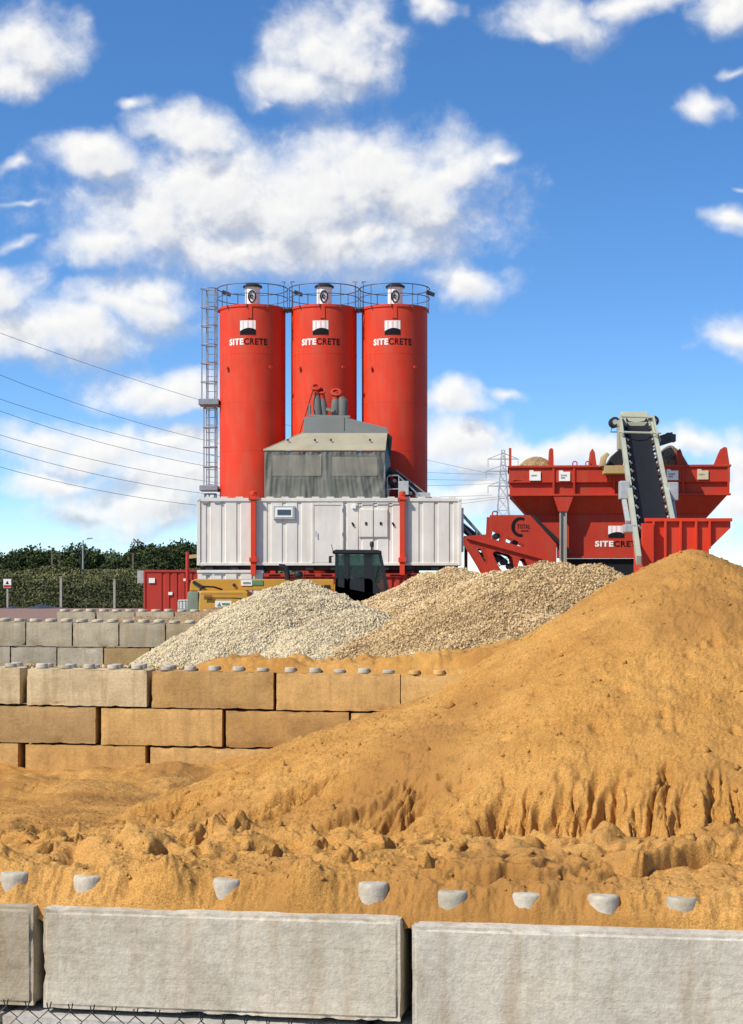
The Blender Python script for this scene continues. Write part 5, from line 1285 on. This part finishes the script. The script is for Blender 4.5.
def pile(hf, x0, x1, y0, y1, mats, label, name, seed, nst, other=None, size=.0245):
    nx, ny = 220, 180; xs = np.linspace(x0, x1, nx); ys = np.linspace(y0, y1, ny); XX, YY = np.meshgrid(xs, ys)
    nz = lambda X, Y: .10 * fbm(X * .8, Y * .8, 4, seed) + .05 * fbm(X * 2.6, Y * 2.6, 3, seed + 9)
    Zv = hf(XX, YY) + nz(XX, YY); keep = np.maximum(Zv, -.3)
    t = thing(name, label, 'gravel pile', ((x0 + x1) / 2, (y0 + y1) / 2, 0), 'gravel piles')
    idx = np.arange(nx * ny).reshape(ny, nx); fs = np.stack([idx[:-1, :-1], idx[:-1, 1:], idx[1:, 1:], idx[1:, :-1]], -1).reshape(-1, 4)
    zc = keep.reshape(-1)[fs].max(1); fs = fs[zc > -.05]
    np_mesh('heap', np.stack([XX, YY, keep], -1).reshape(-1, 3), fs, mats[1], t, True, root_off(t))
    n = nst * 2; X = rng.uniform(x0, x1, n); Y = rng.uniform(y0, y1, n); Z = hf(X, Y) + nz(X, Y)
    ok = Z > 1.1
    if other is not None: ok &= Z > other(X, Y) - .12
    e = .05; gy = (hf(X, Y + e) - Z + nz(X, Y + e)) / e          # keep mostly the stones on faces turned to the front
    ok &= (gy > -.25); X, Y, Z = X[ok][:nst], Y[ok][:nst], Z[ok][:nst]
    tone = np.clip(rng.beta(4.5, 4.0, len(X)) + .14 * fbm(X * .9, Y * .9, 3, seed + 4) + ((np.where(hB2(X, Y) >= hf(X, Y) - .02, -.10, .05)) if other is hA else 0), 0, 1)  # near tan cone toned darker: damp stones, plus flank shade put into the colour
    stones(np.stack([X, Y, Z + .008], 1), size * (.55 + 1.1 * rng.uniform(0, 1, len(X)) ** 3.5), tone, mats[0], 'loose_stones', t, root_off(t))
    return t
pile(hA, -5.2, 2.4, 27.6, 38.5, (M['stone_white'], M['heap_white']), 'pale whitish gravel pile behind the middle wall', 'gravel_pile', 71, 95000, hB)
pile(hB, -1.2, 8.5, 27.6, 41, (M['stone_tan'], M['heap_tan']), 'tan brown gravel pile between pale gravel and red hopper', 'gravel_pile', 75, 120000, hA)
# bay floor gravel just behind the middle wall
def bay_floor():
    x0, x1, y0, y1 = -9, 9, 27.35, 31.5; nx, ny = 260, 60; XX, YY = np.meshgrid(np.linspace(x0, x1, nx), np.linspace(y0, y1, ny))
    h = lambda X, Y: 1.74 - .10 * np.clip(X - 1, 0, 6) + .06 * fbm(X * 1.1, Y * 1.1, 4, 90) - .22 * np.clip(Y - 28.2, 0, 9)
    idx = np.arange(nx * ny).reshape(ny, nx); fs = np.stack([idx[:-1, :-1], idx[:-1, 1:], idx[1:, 1:], idx[1:, :-1]], -1).reshape(-1, 4)
    t = thing('gravel_spread', 'brown mixed gravel spread behind the middle wall', 'gravel', (0, 29, 0))
    np_mesh('bed', np.stack([XX, YY, h(XX, YY)], -1).reshape(-1, 3), fs, M['heap_tan'], t, True, root_off(t))
    n = 9000; X = rng.uniform(x0, x1, n); Y = y0 + (y1 - y0) * rng.uniform(0, 1, n) ** 1.6
    stones(np.stack([X, Y, h(X, Y) + .012], 1), .034 * rng.uniform(.7, 1.5, n), rng.beta(2, 2.4, n), M['stone_tan'], 'loose_stones', t, root_off(t))
bay_floor()
def strip_heap(name, label, cat, xs, ys, hfun, mat, smooth=True, base=None):
    XX, YY = np.meshgrid(xs, ys)
    if base: YY = YY + base(XX)
    Zv = hfun(XX, YY); ny, nx = XX.shape; idx = np.arange(nx * ny).reshape(ny, nx)
    fs = np.stack([idx[:-1, :-1], idx[:-1, 1:], idx[1:, 1:], idx[1:, :-1]], -1).reshape(-1, 4)
    return tag(np_mesh(name, np.stack([XX, YY, Zv], -1).reshape(-1, 3), fs, mat, smooth=smooth), label, cat)
# orange sand lying along the top of the middle wall
def top_sand(X, Y):
    px = CX + X * F / 26.6; a = sstep(165, 215, px); e = np.clip((Y - MYA - (MYB - MYA) * (px - 24) / 376 - .06) / .45, 0, 1)
    crest = np.interp(px, [150, 200, 260, 330, 400, 440, 470, 520], [.05, .16, .18, .16, .22, .30, .34, .5])
    ztop = ZC + (HY - (667.5 + (px - 24) * .0172)) * 26.6 / F
    return ztop - .06 + a * (.05 + crest * sstep(0, .8, e) + .11 * fbm(X * 2.0, Y * 2.0, 4, 33) * e) - .2 * np.clip(Y - 27.6, 0, 3)
strip_heap('sand_spill', 'orange sand spilled along the top of the middle wall', 'sand', np.linspace(X_(160, 26.6), X_(560, 26.6), 340), np.linspace(.05, 1.7, 66), top_sand, M['sand'], True, lambda X: MYA + (MYB - MYA) * (CX + X * F / 26.6 - 24) / 376)
# tan material between the two far walls
def far_sand(X, Y):
    px = CX + X * F / 44; b = np.interp(px, [90, 115, 140, 165, 190, 215, 260], [.0, .28, .34, .30, .42, .6, .7])
    return 2.0 + b * np.sin(np.clip((Y - 41.4) / 6.6, 0, 1) * np.pi) ** .6 + .05 * fbm(X * 1.5, Y * 1.5, 4, 44)
strip_heap('gravel_strip', 'tan gravel lying between the two farthest block walls', 'gravel', np.linspace(X_(85, 44), X_(300, 44), 160), np.linspace(41.35, 48.4, 50), far_sand, M['heap_tan'])

# ------------------------------------------------------------------ the foreground sand pile
PK = np.array([X_(693, 13.6), 13.6]); PKZ = Z_(546, 13.6)
def make_sand():
    d = np.concatenate([np.linspace(.055, .5, 60), np.geomspace(8.9 + .505, 8.9 + 18.1, 860) - 8.9])
    pxs = np.concatenate([np.linspace(-420, -245, 40), np.linspace(-240, 980, 1080), np.linspace(986, 1500, 110)])
    DD, PX = np.meshgrid(d, pxs, indexing='ij'); SS = (PX - 225) / F * (8.9 + DD)
    X = FP0.x + SS * FD.x + DD * FN.x; Y = FP0.y + SS * FD.y + DD * FN.y
    # bench behind the front wall, then floor falling to the middle wall
    D2 = DD + .045 * sstep(.93, .98, SS) * (DD < 1) - .012 * (SS < -1) + sstep(.5, .2, DD) * .024 * fbm(SS * 4.5, DD * 2, 4, 71) + sstep(.35, .12, DD) * .022 * fbm(SS * 13, DD * 6, 3, 72)
    z = np.interp(D2, [0, .05, .085, .137, .187, .227, .28, .6, 1.2, 1.7, 2.6, 5, 9, 14, 17.6, 18.4], [FTOP - .05, FTOP - .012, FTOP + .008, FTOP + .045, FTOP + .095, FTOP + .148, FTOP + .172, FTOP + .20, FTOP + .21, FTOP + .13, 1.31, 1.08, .72, .32, .10, .06])
    z = z - .014 * (SS > .97) * (DD < 1.2)
    z += sstep(.3, .9, DD) * (.055 * fbm(X * 1.1, Y * 1.1, 4, 1) * sstep(9, 1, DD) + .06 * fbm(X * .6, Y * .45, 4, 2))
    # tumbled lumps on the bench
    lump = np.abs(fbm(X * 1.9 + 3, Y * 1.5, 2, 6)) + .25 * np.abs(fbm(X * 6, Y * 5, 2, 8)); z += sstep(.22, .8, DD) * sstep(4.5, 1.2, DD) * (.075 * (lump - .25))
    ch = np.clip(fbm(X * 2.2, Y * 1.5, 2, 14) - .2, 0, .35); z += sstep(.3, .8, DD) * sstep(3.5, 1.5, DD) * 0.12 * ch
    # scarp low on the right of the bench
    # low ridges of sand on the left, against the middle wall
    rg = sstep(6, 11, DD) * sstep(18.3, 16.5, DD); z += rg * (.17 * np.clip(fbm(X * .55 + 7, Y * .33, 4, 9) + .25, 0, 1))
    z += sstep(13.5, 17.5, DD) * np.interp(X, [-9, -6, -4.5, -3, -1, 2], [.0, .0, .02, .08, .42, 1.1])
    # main pile
    ax, ay = X - PK[0], Y - PK[1]
    bk = np.clip(ay, 0, 5.0); rx = ax - bk * .12; ry = ay - bk
    r = np.sqrt(rx ** 2 + ry ** 2); th = np.arctan2(rx, -ry)
    sl = np.interp(th, [-3.2, -1.6, -1.0, -.4, .2, 1.0, 3.2], [.5, .475, .50, .56, .60, .58, .58])
    hump = np.interp(ax, [-9, 0, .25, .5, .8, 2.0, 6], [0, 0, .0, .02, -.06, -.20, -.6])
    p = PKZ - .06 - sl * (np.sqrt(r * r + .10) - .316) - bk * .03 + hump
    lw = sstep(-.35, -1.15, th); p = p - lw * .125 * np.minimum(r, 2.3) + lw * .145 * np.clip(r - 2.3, 0, 2.2)
    dp = p - z + .10 * fbm(X * 1.6, Y * 1.6, 3, 81); lowm = sstep(.70, .36, dp) * sstep(-.28, -.02, dp)
    # short slump grooves near the foot, running down the slope, each with its own place and length
    gs = np.random.default_rng(11); lf = sstep(-.15, -.55, th); p -= lowm * (.035 + .05 * lf)
    gm = np.zeros_like(p); wob = .022 * fbm(X * 6, Y * 6, 3, 17) + .012 * fbm(X * 18, Y * 18, 2, 18)
    for i in range(760):
        th0 = gs.uniform(-1.5, .75) if i % 3 else gs.uniform(-1.1, -.1)
        if fbm(np.array([th0 * 4.0]), np.array([.3]), 2, 77)[0] < -.30: continue
        wd = gs.uniform(.010, .024); dp_ = gs.uniform(.05, .15) * (1.0 if gs.uniform() < .6 else .5); lo_ = gs.uniform(-.06, .16); hi_ = lo_ + gs.uniform(.08, .34); lean = gs.uniform(-.05, .05); kk = 1.7 if th0 < -.35 else 1.0; wd *= 1 + (kk - 1) * .5; dp_ *= kk
        m = (np.abs(th - th0) < .12) & (dp > lo_ - .08) & (dp < hi_ + .12); 
        if not m.any(): continue
        lat = ((th[m] - th0 - lean * (r[m] - 3)) * r[m] + wob[m]) / (wd * (1 + 1.0 * sstep(hi_, lo_, dp[m])))
        gm[m] = np.maximum(gm[m], dp_ * np.exp(-lat ** 2) * sstep(lo_ - .05, lo_ + .04, dp[m]) * sstep(hi_ + .10, hi_ - .02, dp[m]))
    p -= gm
    p += lowm * (.045 * fbm(th * 7, r * 1.2, 3, 27) + .016 * fbm(X * 9, Y * 9, 3, 29))
    p += .05 * fbm(X * .9, Y * .9, 4, 30) + .014 * fbm(X * 3.1, Y * 3.1, 4, 31)
    wv, wb = worley(X * 14 + .5 * fbm(X * 5, Y * 5, 2, 60), Y * 14 + .5 * fbm(X * 5, Y * 5, 2, 61), 3)
    p += .018 * np.clip(fbm(X * 1.7, Y * 1.7, 3, 62) - .05, 0, .8) * wv * sstep(0, .15, wb) * sstep(.3, 1.0, r)
    k = .10; hh = np.clip(.5 + .5 * (p - z) / k, 0, 1); zz = z * (1 - hh) + p * hh + k * hh * (1 - hh)
    # two studs of the front wall lie wholly under small mounds
    for (pxs_, dd0, hh0, ww) in ((155, .15, .155, .13), (300, .15, .135, .13), (529, .14, .045, .10)):
        s0 = (pxs_ - 225) / F * (8.9 + dd0); zz += hh0 * np.exp(-((SS - s0) / ww) ** 2 - ((DD - dd0 - .02) / .10) ** 2)
    # crumbling slabs and clods of the bench
    ux, uy = X + .05 * fbm(X * 7, Y * 7, 3, 63), Y + .05 * fbm(X * 7, Y * 7, 3, 64)
    v1, b1 = worley(ux * 3.2, uy * 2.6, 5); v2, b2 = worley(ux * 8, uy * 7, 6)
    bm_ = sstep(.20, .36, DD) * sstep(5.5, 2.2, DD) * sstep(.12, -.15, p - zz)
    cl = np.clip(fbm(X * 1.1, Y * .9, 3, 65) + .15, 0, 1)
    zz += bm_ * cl * (.060 * (v1 - .35) * sstep(.0, .10, b1) + .038 * (v2 - .3) * sstep(0, .12, b2))
    # pits and footmarks
    g = np.random.default_rng(5)
    for i in range(420):
        px = g.uniform(-60, 780); dd = g.choice([g.uniform(.35, 1.9), g.uniform(1.0, 5.0), g.uniform(1.6, 4.6)]); s0 = (px - 225) / F * (8.9 + dd)
        cxp = FP0.x + s0 * FD.x + dd * FN.x; cyp = FP0.y + s0 * FD.y + dd * FN.y; w = (.014 + .055 * g.uniform(0, 1) ** 2) * (1 if dd < 1.9 else .6); dep = w * g.uniform(1.0, 2.0)
        m = (np.abs(DD - dd) < .35) & (np.abs(SS - s0) < .35)
        e = ((X[m] - cxp) / w) ** 2 + ((Y[m] - cyp) / (w * 1.3)) ** 2; zz[m] += -dep * np.exp(-e) + dep * .45 * np.exp(-(((X[m] - cxp - w * 1.5) / w) ** 2 + ((Y[m] - cyp - w) / w) ** 2))
    rough = sstep(.06, .16, DD)
    zz += rough * (.010 * fbm(X * 8, Y * 8, 3, 36) + .010 * sstep(1.0, .3, DD) * fbm(X * 15, Y * 13, 3, 38) + (.0085 - .0045 * sstep(2.6, 1.4, DD)) * fbm(X * 42, Y * 42, 2, 37, .6))
    # overhanging scarp on the right of the bench: a sharp step
    sc = np.interp(PX, [380, 430, 480, 520, 545, 580, 610, 625, 650, 690, 735, 800], [0, .3, .7, .5, .2, .25, .9, 1.2, 1.2, 1.0, .4, .0])
    line = np.interp(PX, [380, 440, 520, 570, 610, 640, 700, 760], [.25, .35, .33, .38, .55, .80, .92, .8]) + .06 * fbm(SS * 5, DD * 0, 3, 39)
    zz += .095 * sc * sstep(-.012, .03, DD - line) * sstep(1.0, .1, DD - line) - .07 * sc * np.exp(-((DD - line + .035) / .04) ** 2)
    fw = .075 * sc * np.exp(-((DD - line - .02) / .05) ** 2); X = X - fw * FN.x; Y = Y - fw * FN.y
    # small broken edges: a lump with a hollow under its right front side
    g = np.random.default_rng(9); Xs, Ys = np.zeros_like(X), np.zeros_like(X)
    fixed = [(142, .95, .10), (212, .75, .09), (232, .80, .07), (318, .62, .08), (268, 1.0, .08), (330, 1.1, .10), (402, .42, .07), (556, .5, .07), (70, .9, .09), (120, .55, .06), (415, .9, .07), (465, .7, .06), (20, .8, .08), (180, 1.2, .09)]
    for i in range(95):
        px, dd, ww = fixed[i] if i < len(fixed) else (g.uniform(-40, 760), g.uniform(.36, 2.2), g.uniform(.022, .06))
        s0 = (px - 225) / F * (8.9 + dd); m = (np.abs(DD - dd) < .5) & (np.abs(SS - s0) < .5); S_, D_ = SS[m] - s0, DD[m] - dd
        if p[m].size and np.median(p[m] - z[m]) > .12: continue
        S_ = S_ + .35 * ww * fbm(X[m] * 14, Y[m] * 14, 3, 91); D_ = D_ + .35 * ww * fbm(X[m] * 14 + 9, Y[m] * 14, 3, 92)
        lump = np.exp(-((S_ + ww * .3) / (ww * 1.3)) ** 2 - ((D_ - ww * .9) / (ww * 1.1)) ** 2); hol = np.exp(-((S_ - ww * .8) / (ww * .75)) ** 2 - ((D_ + ww * .05) / (ww * .65)) ** 2)
        zz[m] += ww * .60 * lump - ww * 1.25 * hol
        Xs[m] += ww * .55 * lump * FD.x - ww * .55 * lump * FN.x; Ys[m] += ww * .55 * lump * FD.y - ww * .55 * lump * FN.y
    X = X + Xs; Y = Y + Ys
    zz = np.maximum(zz, .055 + .02 * fbm(X, Y, 2, 95)) - .06 * sstep(.088, .052, DD)
    n, k2 = X.shape; idx = np.arange(n * k2).reshape(n, k2)
    fs = np.stack([idx[:-1, :-1], idx[:-1, 1:], idx[1:, 1:], idx[1:, :-1]], -1).reshape(-1, 4)
    t = thing('sand_pile', 'great ochre sand pile heaped behind the front block wall', 'sand pile', (PK[0], PK[1], 0))
    np_mesh('heap', np.stack([X, Y, zz], -1).reshape(-1, 3), fs, M['sand'], t, True, root_off(t))
    # loose clods and pebbles
    m = 9000; ii = g.integers(60, int(n * .8), m); jj = g.integers(0, k2, m); pts = np.stack([X[ii, jj], Y[ii, jj], zz[ii, jj]], 1)
    keep = fbm(pts[:, 0] * .8, pts[:, 1] * .8, 3, 55) > -.15; pts = pts[keep]; sz = .005 + .016 * g.uniform(0, 1, len(pts)) ** 6
    m = 420; ii = g.integers(70, int(n * .42), m); jj = g.integers(0, k2, m); p2 = np.stack([X[ii, jj], Y[ii, jj], zz[ii, jj]], 1)
    ii = g.integers(14, 75, 520); jj = g.integers(0, k2, 520); p3 = np.stack([X[ii, jj], Y[ii, jj], zz[ii, jj]], 1); pts = np.concatenate([pts, p3]); sz = np.concatenate([sz, .004 + .016 * g.uniform(0, 1, 520) ** 4])
    k_ = fbm(p2[:, 0] * 1.2, p2[:, 1] * 1.2, 2, 58) > 0; p2 = p2[k_]; pts = np.concatenate([pts, p2]); sz = np.concatenate([sz, .016 + .03 * g.uniform(0, 1, len(p2)) ** 2])
    stones(pts + np.array([0, 0, .002]), sz, np.zeros(len(pts)), M['sand'], 'loose_clods', t, root_off(t))
make_sand()

# ------------------------------------------------------------------ chain-link fence at the very front
def fence():
    w = .0388; ya, yb = 6.0, 5.70
    xa, xb = X_(-60, ya), X_(800, yb); n = int((xb - xa) / w)
    t = thing('chain_link_fence', 'dark chain link fence with twisted top ends, in front of the wall', 'fence', (xa, ya, 0))
    mb = MB()
    for i in range(n):
        x = xa + i * w; u = (x - X_(0, ya)) / (X_(372, 5.85) - X_(0, ya)); Y = 6.0 - .14 * u
        zt = Z_(1006 + 27 * max(0, u), Y); pts = []; ph = i % 2
        for k in range(24):
            z = zt - k * w; pts.append((x + (w * 1.04 if (k + ph) % 2 else -w * .04), Y + (.004 if (k + ph) % 2 else -.004), z))
        pts = [(pts[0][0] + (.006 if ph else -.006), Y, zt + .025)] + pts
        mb.tube(pts, .0023, 5)
    mb.build('wire_mesh', M['dark'], t)
    for x in (xa - .05, xb + .05):
        MB().tube([(x, 5.9, -.1), (x, 5.9, 1.62)], .03, 8).build('post', M['galv'], t)
fence()

# render settings that belong to the look
try:
    S.cycles.max_bounces = 6; S.cycles.diffuse_bounces = 3; S.cycles.glossy_bounces = 3
except Exception: pass
